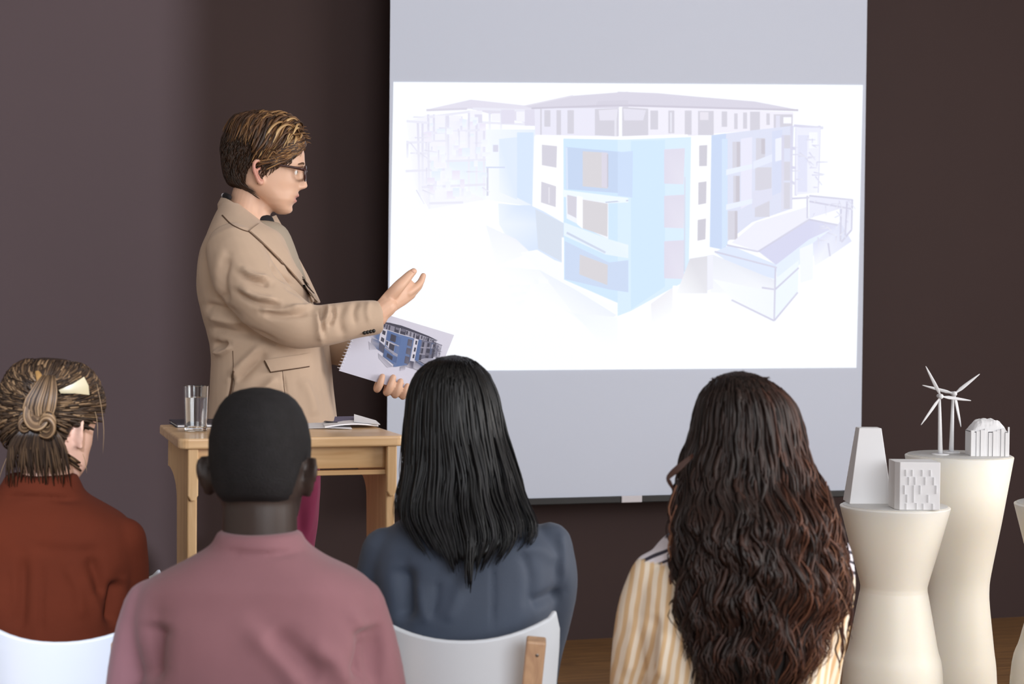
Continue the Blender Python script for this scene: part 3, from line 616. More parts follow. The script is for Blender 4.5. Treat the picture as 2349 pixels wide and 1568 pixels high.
def ear(side, fill=True):
    P = []
    c = Vector((-.008, side * .076, -.018))
    out = [( -.004, .028), (.010, .030), (.017, .020), (.0165, .004), (.010, -.012), (.004, -.024), (-.003, -.029), (-.008, -.022)]
    rim = [c + Vector((-x, side * (.005 + .015 * max(0, x + .006) / .02), z)) for x, z in out]
    P.append(tube(rim, [.0038, .0048, .0052, .005, .0045, .005, .006, .004], 10, k=4))
    P.append(ellipsoid(c + Vector((-.003, side * (.0035 if fill else .0015), -.002)), (.012, .0035, .023), None, 16, 10))
    if not fill: P.append(tube([r_ - Vector((0, side * .007, 0)) for r_ in rim], [.005] * 8, 8, k=4))
    if fill: P.append(ellipsoid(c + Vector((-.008, side * .0075, .003)), (.0115, .0052, .024), Matrix.Rotation(-side * .45, 3, 'Z'), 14, 10))
    P.append(tube([c + Vector((.002, side * .006, .012)), c + Vector((-.008, side * .011, .006)), c + Vector((-.008, side * .010, -.010)), c + Vector((.0, side * .005, -.016))], [.003, .0035, .0035, .003], 8, k=4))
    return merge(*P)
def head_matrix(c, yaw, pitch=0.0, roll=0.0, s=1.0):
    """yaw 0 looks away from the viewer, positive turns right; pitch positive looks down"""
    f = Matrix.Rotation(math.pi / 2 - yaw, 4, 'Z') @ Matrix.Rotation(pitch, 4, 'Y') @ Matrix.Rotation(roll, 4, 'X')
    return Matrix.Translation(Vector(c)) @ f @ Matrix.Scale(s, 4)

class Locks:
    """many tapered locks of hair joined into one mesh, with a value per lock"""
    def __init__(self): self.V = []; self.F = []; self.C = []
    def add(self, pts, wd, th, val, n=5, k=3, tip=.15, root=.7, nrm=None):
        A = spline(pts, k); m = len(A); T = np.gradient(A, axis=0); T /= np.linalg.norm(T, axis=1)[:, None] + 1e-12
        N = np.array(nrm if nrm is not None else (0, -1, 0), float); b = len(self.V)
        for i in range(m):
            t = i / (m - 1); f = root + (1 - root) * min(1, t * 4) if t < .25 else 1 - (1 - tip) * max(0, (t - .55) / .45) ** 1.5
            S_ = np.cross(T[i], N); S_ /= np.linalg.norm(S_) + 1e-9; U = np.cross(S_, T[i])
            for q in range(n):
                a = 2 * math.pi * q / n; self.V.append(tuple(A[i] + S_ * wd * f * math.cos(a) + U * th * f * math.sin(a)))
                self.C.append(min(1, max(0, val[0] * (1 - t) + val[1] * t if isinstance(val, tuple) else val)))
        for i in range(m - 1):
            for q in range(n): self.F.append((b + i * n + q, b + i * n + (q + 1) % n, b + (i + 1) * n + (q + 1) % n, b + (i + 1) * n + q))
        self.F.append(tuple(b + q for q in range(n - 1, -1, -1))); self.F.append(tuple(b + (m - 1) * n + q for q in range(n)))
    def base(self, part, val):
        b = len(self.V); self.V += [tuple(p) for p in part[0]]; self.F += [tuple(i + b for i in f) for f in part[1]]; self.C += [val] * len(part[0])
    def build(self, name, M, parent):
        me = bpy.data.meshes.new(name); me.from_pydata(self.V, [], self.F)
        a = me.attributes.new('shade', 'FLOAT', 'POINT'); a.data.foreach_set('value', self.C)
        o = link_mesh(name, me, M, parent); return o

def hand_simple(wrist, fwd, up, side):
    """relaxed hand: palm, four unequal curled fingers and a thumb"""
    W, f, u = Vector(wrist), Vector(fwd).normalized(), Vector(up).normalized(); r = f.cross(u).normalized() * side; P = []
    P.append(tube([W, W + f * .03, W + f * .075, W + f * .09], [.024, .033, .040, .036], 12, .42, up=tuple(u)))
    for i, (o_, ln_) in enumerate(((-.030, .068), (-.010, .078), (.011, .072), (.030, .056))):
        b = W + f * .085 + r * o_
        P.append(tube([b - f * .01, b + f * ln_ * .4 - u * .006, b + f * ln_ * .75 - u * .020, b + f * ln_ * .9 - u * .036], [.0098, .0092, .0085, .0075], 10))
    b = W + f * .025 - r * .030
    P.append(tube([b, b + f * .03 - r * .022 - u * .006, b + f * .06 - r * .026 - u * .012], [.013, .011, .009], 10))
    return merge(*P)

M_SKIN_D = mat('skin_deep', '#352823', 0.5, var=.06, vscale=12, bump=.05, bscale=400, sss=.05)
M_SKIN_L = mat('skin_light', '#e0b39c', 0.5, var=.05, vscale=14, bump=.04, bscale=400, sss=.08)
M_SKIN_M = mat('skin_medium', '#c08d72', 0.5, var=.05, vscale=14, bump=.04, bscale=400, sss=.06)
M_TROUSER = mat('dark_trousers', '#2b2d36', 0.8, bump=.1, bscale=500); M_SHOE = mat('dark_shoes', '#1d1a19', 0.4)

def seated(px, D, rows, arms, head, neck, skin, shirt, label, folds=(), lower=True, e=2.5, voxel=.0065, crease_rip=(.004, 9), extra_cloth=None, reach=.43, legx=0.0):
    fr = Frame(px, D); root = empty('person', fr.base, -YAW); tag(root, label, 'person', None)
    rws = []
    for py, xl, xr, dyc, b_ in rows:
        l = fr.L(xl, py, dyc); r = fr.L(xr, py, dyc); rws.append(((l.x + r.x) / 2, dyc, (l.z + r.z) / 2, abs(r.x - l.x) / 2, b_))
    cloth = [rows_loft(rws, 44, e)]; core = [rows_loft([(a, b, c, max(.02, d - .034), max(.02, q - .034)) for a, b, c, d, q in rws[2:]], 32, e)]
    sk = list(core)
    for path, rad in arms:
        P = [fr.L(x, y, dy) for x, y, dy in path]
        el = P[-1]; sgn = -1 if el.x < rws[-2][0] else 1
        wr = Vector((el.x * .55, el.y + .25, max(.60, el.z - .04))); mid = (el + wr) / 2
        cloth.append(tube(P + [el + Vector((0, .03, -.022)), mid, wr], list(rad) + [rad[-1] * .97, rad[-1] * .86, rad[-1] * .72], 18))
        sk.append(tube(P + [el + Vector((0, .03, -.022)), mid, wr], [x - .022 for x in rad] + [rad[-1] - .018, rad[-1] * .86 - .012, .024], 14))
        sk.append(hand_simple(wr, (-.2 * sgn, 1, -.25), (0, .25, 1), sgn))
    if extra_cloth: cloth += extra_cloth(fr)
    Mh = head_matrix(fr.L(*head[:3]), *head[3:6], head[6])
    sk.append(xf(head_mesh(True, 60, 56), Mh)); sk += [xf(ear(1), Mh), xf(ear(-1), Mh)]
    sk.append(tube([fr.L(x, y, dy) for x, y, dy, r in neck], [r for *_, r in neck], 22))
    # lower body, seated
    hipz = .50; xc = rws[-1][0] + legx
    legs = []; shoes = []
    for s in (-1, 1):
        hp = Vector((xc + s * .095, .02, hipz)); kn = Vector((xc + s * .12, reach, .50)); an = Vector((xc + s * .12, reach - (.03 if reach > .4 else .11), .09))
        legs.append(tube([hp, (hp + kn) / 2, kn, kn + Vector((0, .02, -.05)), (kn + an) / 2, an], [.088, .082, .066, .064, .056, .050], 16))
        sk.append(tube([hp, kn, kn + Vector((0, .01, -.05)), an], [.07, .052, .048, .036], 12)); sk.append(tube([an, an + Vector((0, .03, -.05)), an + Vector((0, .13, -.065))], [.032, .035, .022], 10))
        shoes.append(merge(tube([an + Vector((0, -.035, -.035)), an + Vector((0, .03, -.04)), an + Vector((0, .10, -.055)), an + Vector((0, .17, -.062))], [.042, .045, .044, .03], 14, .62, up=(0, 0, 1))))
    legs.append(ellipsoid((xc, .0, .50), (.175, .13, .085)))
    body = link_mesh('body', remesh(sk, .0055, 2), skin, root)
    cm = remesh(cloth, voxel, 5)
    if crease_rip: ripple(cm, crease_rip[0], crease_rip[1], (1, 1, .6))
    if folds: creases(cm, fr, folds)
    sh = link_mesh('shirt', cm, shirt, root)
    link_mesh('trousers', remesh(legs, .009, 4), M_TROUSER, root)
    for s_ in shoes:
        V = [(x, y, max(.004, z)) for x, y, z in s_[0]]; mesh_obj('shoe', V, s_[1], M_SHOE, root)
    return fr, root, Mh, sh

# ================================================================== PRESENTER
P = Frame(625, 4.75)
pr = empty('person', P.base, -YAW); tag(pr, 'standing presenter in a tan blazer and glasses, gesturing at the screen', 'person')
M_JACKET = mat('tan_wool', '#bfa690', 0.85, var=.05, vscale=10, bump=.12, bscale=900, sheen=.15); M_SEAM_SHADE = mat('seam_and_shade_brown', '#5b4433', 0.9); M_LINING = mat('grey_tan_knit', '#a59888', 0.85)
M_TROUS = mat('maroon_trousers', '#7d2149', 0.85, var=.06, vscale=10, bump=.08, bscale=700, sheen=.1); M_BUTTON = mat('dark_buttons', '#191411', 0.35); M_TSHIRT = mat('black_shirt', '#17151a', 0.85)
jr = [(466, 513, 556, 0, .075), (484, 504, 577, 0, .11), (508, 493, 606, 0, .155), (524, 486, 634, 0, .178), (540, 480, 656, 0, .195), (580, 466, 675, 0, .212), (640, 459, 698, 0, .215), (700, 464, 718, 0, .205), (760, 479, 733, 0, .195), (800, 487, 742, 0, .192), (850, 489, 750, 0, .198), (900, 487, 758, 0, .206), (965, 483, 770, 0, .212), (1045, 480, 780, 0, .215)]
jrows = []
for py, xl, xr, dyc, b_ in jr:
    l = P.L(xl, py); r = P.L(xr, py); jrows.append(((l.x + r.x) / 2, 0, (l.z + r.z) / 2, (r.x - l.x) / 2, b_))
armR = [(538, 578, -.175), (560, 630, -.205), (610, 695, -.225), (672, 738, -.235), (722, 748, -.235), (768, 741, -.22), (820, 733, -.20), (868, 727, -.175)]
radR = [.076, .082, .077, .066, .056, .053, .0485, .044]
armL = [(545, 585, .17), (590, 660, .21), (650, 735, .23), (725, 782, .20), (785, 802, .15), (848, 826, .095)]
radL = [.076, .076, .066, .054, .047, .040]
cloth = [rows_loft(jrows, 48, 2.5, 4), tube([P.L(*a) for a in armR], radR, 24, caps='start'), tube([P.L(*a) for a in armL], radL, 20, caps='start')]
jm = remesh(cloth, .0048, 6)
folds = [
    ([(548, 612), (585, 632), (618, 640)], .010, .008), ([(545, 625), (585, 645), (622, 652)], .009, -.009),
    ([(545, 655), (590, 680), (640, 690)], .010, .009), ([(540, 668), (590, 694), (650, 703)], .010, -.010),
    ([(590, 705), (640, 712), (700, 708)], .009, .007), ([(600, 718), (650, 724), (712, 716)], .010, -.008),
    ([(655, 655), (690, 675), (715, 690)], .008, -.007), ([(660, 705), (695, 705), (720, 700)], .007, .006),
    ([(744, 698), (738, 730), (742, 770)], .008, -.010), ([(752, 700), (750, 725), (735, 745)], .008, .010), ([(760, 698), (766, 722), (755, 752)], .007, -.008), ([(728, 715), (732, 750), (738, 785)], .009, .007),
    ([(468, 700), (500, 706), (545, 720)], .012, -.010), ([(475, 725), (520, 735), (570, 748)], .012, .008), ([(480, 752), (530, 762), (600, 775)], .012, -.010),
    ([(488, 785), (505, 792), (525, 790)], .010, -.012), ([(490, 805), (510, 808), (535, 790)], .010, .010), ([(525, 870), (560, 830), (600, 790)], .012, .010), ([(540, 880), (580, 840), (615, 805)], .012, -.008), ([(575, 935), (600, 900), (640, 862)], .014, .008),
    ([(510, 560), (500, 620), (505, 690)], .016, .004), ([(525, 585), (512, 640), (520, 700)], .012, -.009), ([(820, 690), (812, 715), (816, 745)], .009, -.005), ([(848, 690), (842, 715), (848, 740)], .008, .004),
    ([(790, 692), (780, 730), (788, 775)], .012, -.005), ([(535, 850), (528, 900), (515, 960)], .006, -.008), ([(648, 850), (656, 900), (662, 965)], .004, -.003), ([(690, 860), (712, 910), (722, 960)], .016, .006), ([(740, 850), (748, 900), (756, 960)], .010, -.005)]
folds += [([(622, 593), (635, 626), (685, 660)], .007, -.010), ([(641, 575), (660, 612), (680, 650)], .005, -.006), ([(650, 560), (668, 600), (695, 648)], .005, .006), ([(558, 628), (585, 636), (611, 640)], .006, .006), ([(553, 662), (590, 680), (633, 689)], .006, .006), ([(535, 740), (580, 765), (640, 790)], .012, -.010)]
creases(jm, P, [(p_, w_ * .85, h_ * 1.5) for p_, w_, h_ in folds]); ripple(jm, .003, 14)
jacket = link_mesh('jacket', jm, M_JACKET, pr); SF = Surf(jm, P)
def strip(ptsA, ptsB, offA, offB, th, name, M, parent, nx=14, ny=4, dyA=-.1, dyB=-.05):
    A = spline([(x, y, 0) for x, y in ptsA], 4); B = spline([(x, y, 0) for x, y in ptsB], 4)
    ia = np.linspace(0, len(A) - 1, nx); grid = []
    for q in ia:
        a = np.array([np.interp(q, range(len(A)), A[:, j]) for j in (0, 1)]); b = np.array([np.interp(q / (len(A) - 1) * (len(B) - 1), range(len(B)), B[:, j]) for j in (0, 1)]); row = []
        for j in range(ny + 1):
            t = j / ny; p = a * (1 - t) + b * t; row.append(SF.at(p[0], p[1], offA * (1 - t) + offB * t, dyA * (1 - t) + dyB * t))
        grid.append(row)
    return mesh_obj(name, *sheet(grid, th), M, parent, True, 50)
def seam(pts, r=.0016, off=.0, name='seam', M=None, parent=None):
    A = spline([(x, y, 0) for x, y in pts], 5); return mesh_obj(name, *tube([SF.at(p[0], p[1], off) for p in A], [r] * len(A), 6, k=1), M or M_SEAM_SHADE, parent or jacket)
strip([(573, 529), (600, 553), (632, 584), (675, 630), (727, 694)], [(596, 512), (622, 538), (652, 574), (692, 630), (734, 694)], .011, .007, .004, 'lapel', M_JACKET, jacket)
seam([(571, 531), (598, 556), (630, 587), (673, 633), (722, 692)], .0026, .001, 'lapel_shade_line')  # dark tube paints the shadow line along the lapel's outer edge
# far lapel, on the other side of the open front
farl = [[P.L(x, y, d) for x, y, d in row] for row in ([(612, 505, .02), (622, 498, .05), (632, 494, .08)], [(632, 540, -.01), (642, 533, .03), (652, 530, .07)], [(656, 585, -.02), (665, 580, .02), (676, 578, .07)], [(684, 632, -.02), (693, 630, .02), (704, 630, .06)], [(716, 692, -.02), (724, 692, .02), (733, 692, .06)])]
mesh_obj('lapel', *sheet(farl, .005), M_JACKET, jacket, True, 50)
# collar wrapped round the neck
ctop = [(513, 452, 0), (520, 457, -.045), (540, 470, -.068), (563, 490, -.074), (584, 514, -.066)]; cbot = [(503, 492, 0), (508, 497, -.07), (530, 512, -.108), (552, 524, -.118), (571, 531, -.122)]
def collar(sgn):
    g = []
    for a, b in zip(spline(ctop, 4), spline(cbot, 4)):
        A, B = P.L(a[0], a[1], sgn * -a[2] if sgn > 0 else a[2]), P.L(b[0], b[1], sgn * -b[2] if sgn > 0 else b[2]); m = (A + B) / 2 + Vector((-.006 if abs(a[2]) < .03 else 0, (.012 if sgn > 0 else -.012), .004))
        g.append([A, A * .6 + m * .4 + Vector((0, 0, .004)), m, B])
    return sheet(g, .006)
mesh_obj('collar', *collar(-1), M_JACKET, jacket, True, 60); mesh_obj('collar', *collar(1), M_JACKET, jacket, True, 60)
seam([(510, 494), (530, 514), (553, 526), (571, 532)], .0022, .0, 'collar_shade_line')  # dark tube paints the shade under the collar's lower edge
# pocket flap, vent, seams, cuff buttons
strip([(608, 826), (640, 821), (680, 815), (711, 809)], [(621, 852), (648, 848), (684, 843), (709, 839)], .005, .012, .005, 'pocket_flap', M_JACKET, jacket)
seam([(607, 828), (613, 840), (621, 853)], .0022, .004); seam([(621, 853), (650, 849), (684, 844), (709, 840)], .0018, .003)
seam([(535, 852), (530, 890), (522, 925), (514, 962)], .0032, .0, 'vent'); seam([(648, 850), (652, 890), (657, 930), (660, 964)], .0010, .0); seam([(534, 805), (535, 830), (535, 852)], .0010, .0)
for bx_, by_ in ((836, 764), (843, 762.5), (850, 761), (857, 759.5)):
    p = SF.at(bx_, by_ - 1, .003); mesh_obj('cuff_button', *ellipsoid(p, (.0052, .004, .0052), None, 12, 8), M_BUTTON, jacket)
# cuff rim
cf = P.L(872, 727, -.173)
# black shirt at the throat and dark inside of the open jacket
mesh_obj('shirt', *rows_loft([(P.L(597, 492).x, 0, P.L(597, 492).z, .024, .026), (P.L(601, 498).x, 0, P.L(601, 498).z, .028, .032), (P.L(604, 508).x, 0, P.L(604, 508).z, .030, .036)], 32), M_TSHIRT, pr)
mesh_obj('sweater', *rows_loft([(P.L(598, 500).x, 0, P.L(598, 507).z, .030, .048), (P.L(601, 513).x, 0, P.L(601, 513).z, .050, .066), (P.L(610, 540).x, 0, P.L(610, 540).z, .066, .09), (P.L(640, 640).x, 0, P.L(640, 640).z, .072, .12)], 32), M_LINING, pr)
ns = tube([P.L(526, 452, -.05), P.L(518, 450, -.02), P.L(517, 449, .02), P.L(526, 452, .05)], [.007, .009, .009, .007], 10)
mesh_obj('neck_strap', *ns, M_TSHIRT, pr); mesh_obj('clip', *ellipsoid(P.L(513, 448, -.01), (.0065, .006, .0065)), M_LIGHTPL, pr)
# far front edge of the open jacket, hanging in front
far = [[P.L(x, y, d) for x, y, d in row] for row in ([(735, 780, .03), (752, 780, .10), (752, 780, .16)], [(742, 830, .03), (758, 830, .10), (756, 830, .16)], [(750, 890, .03), (763, 890, .10), (760, 890, .16)], [(764, 965, .03), (772, 965, .10), (768, 965, .16)], [(776, 1045, .03), (782, 1045, .10), (778, 1045, .16)])]
mesh_obj('front_panel', *sheet(far, .005), M_JACKET, jacket, True, 60)

# ---- body: head, neck, hands, one continuous mesh
HM = head_matrix(P.L(606, 385, 0), R(83), R(2.0), 0)
sk = [xf(head_mesh(True, 120, 110), HM), xf(ear(1, False), HM), xf(ear(-1, False), HM)]
sk.append(tube([P.L(582, 415, 0), P.L(572, 450, 0), P.L(564, 485, 0), P.L(558, 530, 0)], [.047, .0475, .052, .072], 26))
sk.append(tube([P.L(612, 464, 0), P.L(597, 476, 0), P.L(585, 500, 0)], [.030, .034, .04], 16))
sk.append(rows_loft([(a, b, c, d - .045, q - .05) for a, b, c, d, q in jrows[4:]], 28, 2.4, 3))
for arm, rad, m in ((armR, radR, len(armR)), (armL, radL, len(armL))): sk.append(tube([P.L(*a) for a in arm], [max(.025, r - .026) for r in rad], 14))
# right hand: open, rising towards the screen, thumb on top
def ch(pts, rad, n=12, flat=1.0, up=None): return tube([P.L(*p) for p in pts], rad, n, flat, up)
sk.append(ch([(868, 718, -.175), (888, 702, -.165)], [.028, .027]))
sk.append(tube([P.L(880, 707, -.17), P.L(900, 688, -.155), P.L(920, 672, -.135), P.L(940, 661, -.115)], [.027, .031, .034, .030], 16, .48, up=(0.45, -.85, -.15)))
sk.append(ch([(893, 682, -.165), (912, 660, -.165), (928, 643, -.155), (940, 630, -.145), (949, 622, -.14)], [.016, .0165, .014, .0115, .009]))
sk.append(ch([(934, 672, -.13), (952, 660, -.115), (964, 648, -.10), (971, 632, -.095)], [.0125, .0112, .0098, .0078]))
sk.append(ch([(930, 680, -.115), (948, 668, -.09), (961, 656, -.07), (967, 641, -.06)], [.012, .0112, .0098, .008]))
sk.append(ch([(924, 686, -.10), (941, 677, -.075), (955, 664, -.055), (963, 650, -.045)], [.0115, .0105, .0092, .0078]))
sk.append(ch([(916, 690, -.09), (931, 684, -.07), (946, 673, -.05), (957, 660, -.045)], [.0105, .0095, .0085, .007]))
# notebook plane (held by the left hand)
NB = [(836, 706), (1042, 768), (984, 912), (778, 850)]; NBdy = (-.06, .02, .0, -.08)
nbP = [P.L(x, y, d) for (x, y), d in zip(NB, NBdy)]
nbn = (nbP[1] - nbP[0]).cross(nbP[3] - nbP[0]).normalized()
if nbn.y > 0: nbn = -nbn            # points at the viewer
def nb(s, t, off=0.0):
    return nbP[0] * (1 - s) * (1 - t) + nbP[1] * s * (1 - t) + nbP[2] * s * t + nbP[3] * (1 - s) * t + nbn * off
dn = (nbP[3] - nbP[0]).normalized(); rt = (nbP[2] - nbP[3]).normalized()
pc = nb(.58, .84, -.026)
sk.append(tube([P.L(842, 824, .10), P.L(862, 838, .08), pc - rt * .015 + dn * .0, pc + rt * .04 + dn * .006], [.027, .028, .032, .030], 14, .5, up=tuple(nbn)))
for s_, r_, tip in ((.445, .0098, .105), (.555, .0106, .135), (.645, .0102, .115), (.73, .009, .08)):
    e1 = nb(s_ + .01, 1.0, -.018) + dn * .004; e2 = nb(s_ + .005, 1.0, -.004) + dn * (r_ + .0085); e3 = nb(s_, 1.0, r_ + .001) + dn * .003; e4 = nb(s_ - .008, 1 - tip, r_ + .0015)
    sk.append(tube([pc + rt * (s_ - .58) * .16 + dn * .0, e1, e2, e3, e4], [.011, r_ * 1.05, r_ * 1.05, r_, r_ * .82], 12))
sk.append(tube([pc - rt * .01, nb(.5, .86, -.022), nb(.52, .72, -.014)], [.014, .012, .009], 12))
for s in (-1, 1):
    hp = P.L(628, 1010, s * .095); kn = P.L(645, 1390, s * .11); an = P.L(625, 1745, s * .12)
    sk.append(tube([hp, kn, an, an + Vector((0, 0, -.05)), an + Vector((.11, 0, -.065))], [.07, .05, .036, .035, .02], 12))
bm_ = remesh(sk, .0031, 2, .35)
body = link_mesh('body', bm_, None, pr)
# skin with its own flush on lips, ears and knuckles
M_SKIN, nt, bs = new_mat('presenter_skin'); a = nt.nodes.new('ShaderNodeAttribute'); a.attribute_name = 'flush'; mx = nt.nodes.new('ShaderNodeMix'); mx.data_type = 'RGBA'
mx.inputs[6].default_value = (*srgb('#dcb298'), 1); mx.inputs[7].default_value = (*srgb('#c07a70'), 1); nt.links.new(a.outputs['Fac'], mx.inputs[0]); nt.links.new(mx.outputs[2], bs.inputs['Base Color']); bs.inputs['Roughness'].default_value = .48
bs.inputs['Subsurface Weight'].default_value = .08; bs.inputs['Subsurface Radius'].default_value = (.01, .004, .002); bs.inputs['Subsurface Scale'].default_value = .5
v, nn = mesh_np(bm_); hi = np.array(HM.inverted()); hl = v @ hi[:3, :3].T + hi[:3, 3]
lip = np.exp(-((hl[:, 2] + .079) / .013) ** 4) * np.exp(-(hl[:, 1] / .024) ** 4) * (hl[:, 0] > .07) * (np.abs(hl[:, 2]) < .2)
er = np.exp(-((hl[:, 2] + .018) / .035) ** 4) * (np.abs(hl[:, 1]) > .081) * (np.abs(hl[:, 0]) < .05) * .7
fl_ = np.clip(lip + er, 0, 1); at_ = bm_.attributes.new('flush', 'FLOAT', 'POINT'); at_.data.foreach_set('value', fl_); bm_.materials.clear(); bm_.materials.append(M_SKIN)
# eyes, brows
M_EYEW = mat('eye_white', '#e8e4e2', .2); M_IRIS = mat('iris_dark', '#2d221c', .2); M_BROW = mat('brow_hair', '#5a3f2a', .7)
for s in (-1, 1):
    ey = mesh_obj('eyeball', *xf(ellipsoid((.0785, s * .031, -.009), (.0118, .0118, .0118)), HM), M_EYEW, pr)
    mesh_obj('iris', *xf(ellipsoid((.0865, s * .031, -.009), (.0045, .0055, .0055)), HM), M_IRIS, ey)
    mesh_obj('eyebrow', *xf(tube([(.103, s * .014, .011), (.1035, s * .03, .0155), (.094, s * .047, .012)], [.0034, .0048, .0026], 8, .7), HM), M_BROW, pr)
    # thumbnail
mesh_obj('thumbnail', *ellipsoid(P.L(947, 622, -.149), (.0055, .003, .006)), M_SKIN_L, pr)
# glasses
M_SPEC = mat('tortoise_frame', '#3a1a16', .25); gls = empty('eyeglasses'); gls.parent = pr
M_LENS, nt, b = new_mat('lens'); b.inputs['Base Color'].default_value = (1, 1, 1, 1); b.inputs['Transmission Weight'].default_value = 1; b.inputs['IOR'].default_value = 1.1; b.inputs['Roughness'].default_value = .02
for s in (-1, 1):
    c = (.112, s * .034, -.012); rim = []
    for q in np.linspace(0, 2 * math.pi, 25): rr = (abs(math.cos(q)) ** 3.2 + abs(math.sin(q)) ** 3.2) ** (-1 / 3.2); yy = .027 * rr * math.cos(q); rim.append((c[0] - .10 * (abs(c[1] + yy) ** 2) * 6, c[1] + yy, c[2] + .019 * rr * math.sin(q)))
    mesh_obj('rim', *xf(tube(rim, [.0030] * len(rim), 8, k=1, caps=False), HM), M_SPEC, gls)
    g = [[(c[0] - .10 * (abs(c[1] + y_ * .026) ** 2) * 6, c[1] + y_ * .026, c[2] + z_ * .018) for y_ in np.linspace(-.93, .93, 6)] for z_ in np.linspace(-.93, .93, 5)]
    mesh_obj('lens', *xf(sheet(g, .0012), HM), M_LENS, gls)
    mesh_obj('temple', *xf(tube([(.105, s * .062, -.004), (.095, s * .074, -.002), (.05, s * .0815, .003), (.01, s * .0815, .008), (-.012, s * .079, .004), (-.022, s * .076, -.012)], [.0056, .0056, .0046, .0038, .0032, .0025], 8, .7), HM), M_SPEC, gls)
mesh_obj('bridge', *xf(tube([(.111, -.010, -.006), (.114, 0, -.003), (.111, .010, -.006)], [.0025, .0028, .0025], 8), HM), M_SPEC, gls)

# ---- presenter's hair: dark clipped sides and back, long blond-brown top swept forward and over
M_HAIRP = attr_mat('brown_blond_hair', ['#24180f', '#40291a', '#6b4a2e', '#997349', '#c9a878'], .45, .4)
hk = Locks()
def hairline(phi):   # lowest hair height at each direction round the head
    d = abs(math.degrees(math.atan2(math.sin(phi), math.cos(phi))))
    return float(np.interp(d, [0, 25, 42, 55, 70, 78, 86, 96, 104, 112, 125, 150, 180], [.068, .062, .036, .016, .006, -.004, -.030, -.028, .012, -.015, -.055, -.075, -.078]))
def cap(t_fun, nz=46, nphi=72):
    rings = []
    for i in range(nz):
        z = -.095 + (.095 + .1258) * (i / (nz - 1)) ** .9; rg = []
        for k in range(nphi):
            ph = 2 * math.pi * k / nphi; m = z - hairline(ph); t = t_fun(ph, z) * min(1, max(0, m / .012)) if m > 0 else -.010
            x, y, zz = head_pt(ph, z, t); rg.append((x, y, zz + max(0, t) * max(0, (z - .03) / .095)))
        rings.append(rg)
    return loft(rings)
def tp(ph, z): return .0055 + .0085 * max(0, min(1, (z - .02) / .06))
hk.base(xf(cap(tp), HM), .2)
rnd = random.Random(3)
for i in range(2600):      # short sides and back, lying down and back
    ph = rnd.uniform(0, 2 * math.pi); z = rnd.uniform(-.075, .10)
    if z < hairline(ph) + .004: continue
    d = math.degrees(abs(math.atan2(math.sin(ph), math.cos(ph))))
    if z > .06 and d < 95: continue
    ln_ = rnd.uniform(.018, .034); pts = []
    for j in range(4):
        t = j / 3; zz = max(z - ln_ * t * (1.0 if d > 95 else .8), -.088); p2 = ph + (.10 if math.sin(ph) > 0 else -.10) * t * rnd.uniform(.2, 1.2)
        pts.append(HM @ Vector(head_pt(p2, zz, tp(p2, zz) * .8 + .002 + .003 * math.sin(t * 3))))
    c = HM @ Vector((0, 0, .0)); hk.add(pts, rnd.uniform(.0014, .003), .0010, rnd.uniform(.0, .22) + (.12 if d < 100 else 0), n=4, k=2, nrm=tuple((Vector(pts[0]) - c).normalized()))
for i in range(1150):      # top: rooted near the far-side parting and crown, swept forward and down over the near side
    u = rnd.random(); v_ = rnd.random()
    x0_ = -.045 + .135 * u; y0_ = .04 - .105 * v_                # on the scalp, near side is negative y
    def scalp(x, y):
        lo, hi_ = -.02, .1258
        for _ in range(18):
            m = (lo + hi_) / 2; q = hrow(m); xm = (q[0] + q[1]) / 2; a = (q[0] - q[1]) / 2
            if (abs((x - xm) / a) ** 2.15 + abs(y / q[2]) ** 2.15) > 1: hi_ = m
            else: lo = m
        return lo
    z0_ = scalp(x0_, y0_); L_ = rnd.uniform(.055, .11); lift = rnd.uniform(.006, .026) * (1.25 if u > .75 else 1); pts = []
    dxy = Vector((-rnd.uniform(.35, 1.05), -rnd.uniform(.45, 1.0), 0)).normalized(); drop = rnd.uniform(.2, .9)
    zr = rnd.uniform(-.004, .014)
    for j in range(6):
        t = j / 5; x = x0_ + dxy.x * L_ * t * (1.05 - .3 * t * v_); y = y0_ + dxy.y * L_ * t
        xx, yy = min(max(x, -.098), .100), max(-.0765, y)
        zz = scalp(xx * .97, yy * .985) if abs(yy) < .0785 and xx < .108 else z0_ - .03 * t
        if y < -.0765: zz = min(zz, scalp(xx, -.0765)) - (-.0765 - y) * 1.0
        off = lift * math.sin(min(1, t * 1.25 + .12) * math.pi * .78) + .004
        c = Vector((.0, 0, .02)); nrm_ = (Vector((xx, yy, zz)) - c).normalized(); pts.append(HM @ (Vector((xx, yy, zz)) + nrm_ * off))
    ptl = [HM.inverted() @ p for p in pts]; cut = 6
    for j in range(6):
        if ptl[j].z < np.interp(ptl[j].x, [-.1, -.03, .02, .05, .07, .09], [-.01, .0, .006, .016, .040, .070]) + zr: cut = j; break
    if cut < 3: continue
    pts = pts[:cut]
    val = rnd.choice([.15, .3, .45, .6, .7, .85, 1.0]) * (0.5 + .6 * u); hk.add(pts, rnd.uniform(.0018, .0052), rnd.uniform(.0012, .0026), (val * .6, val * 1.15), n=5, k=3, nrm=tuple((Vector(pts[1]) - HM @ Vector((0, 0, .0))).normalized()))
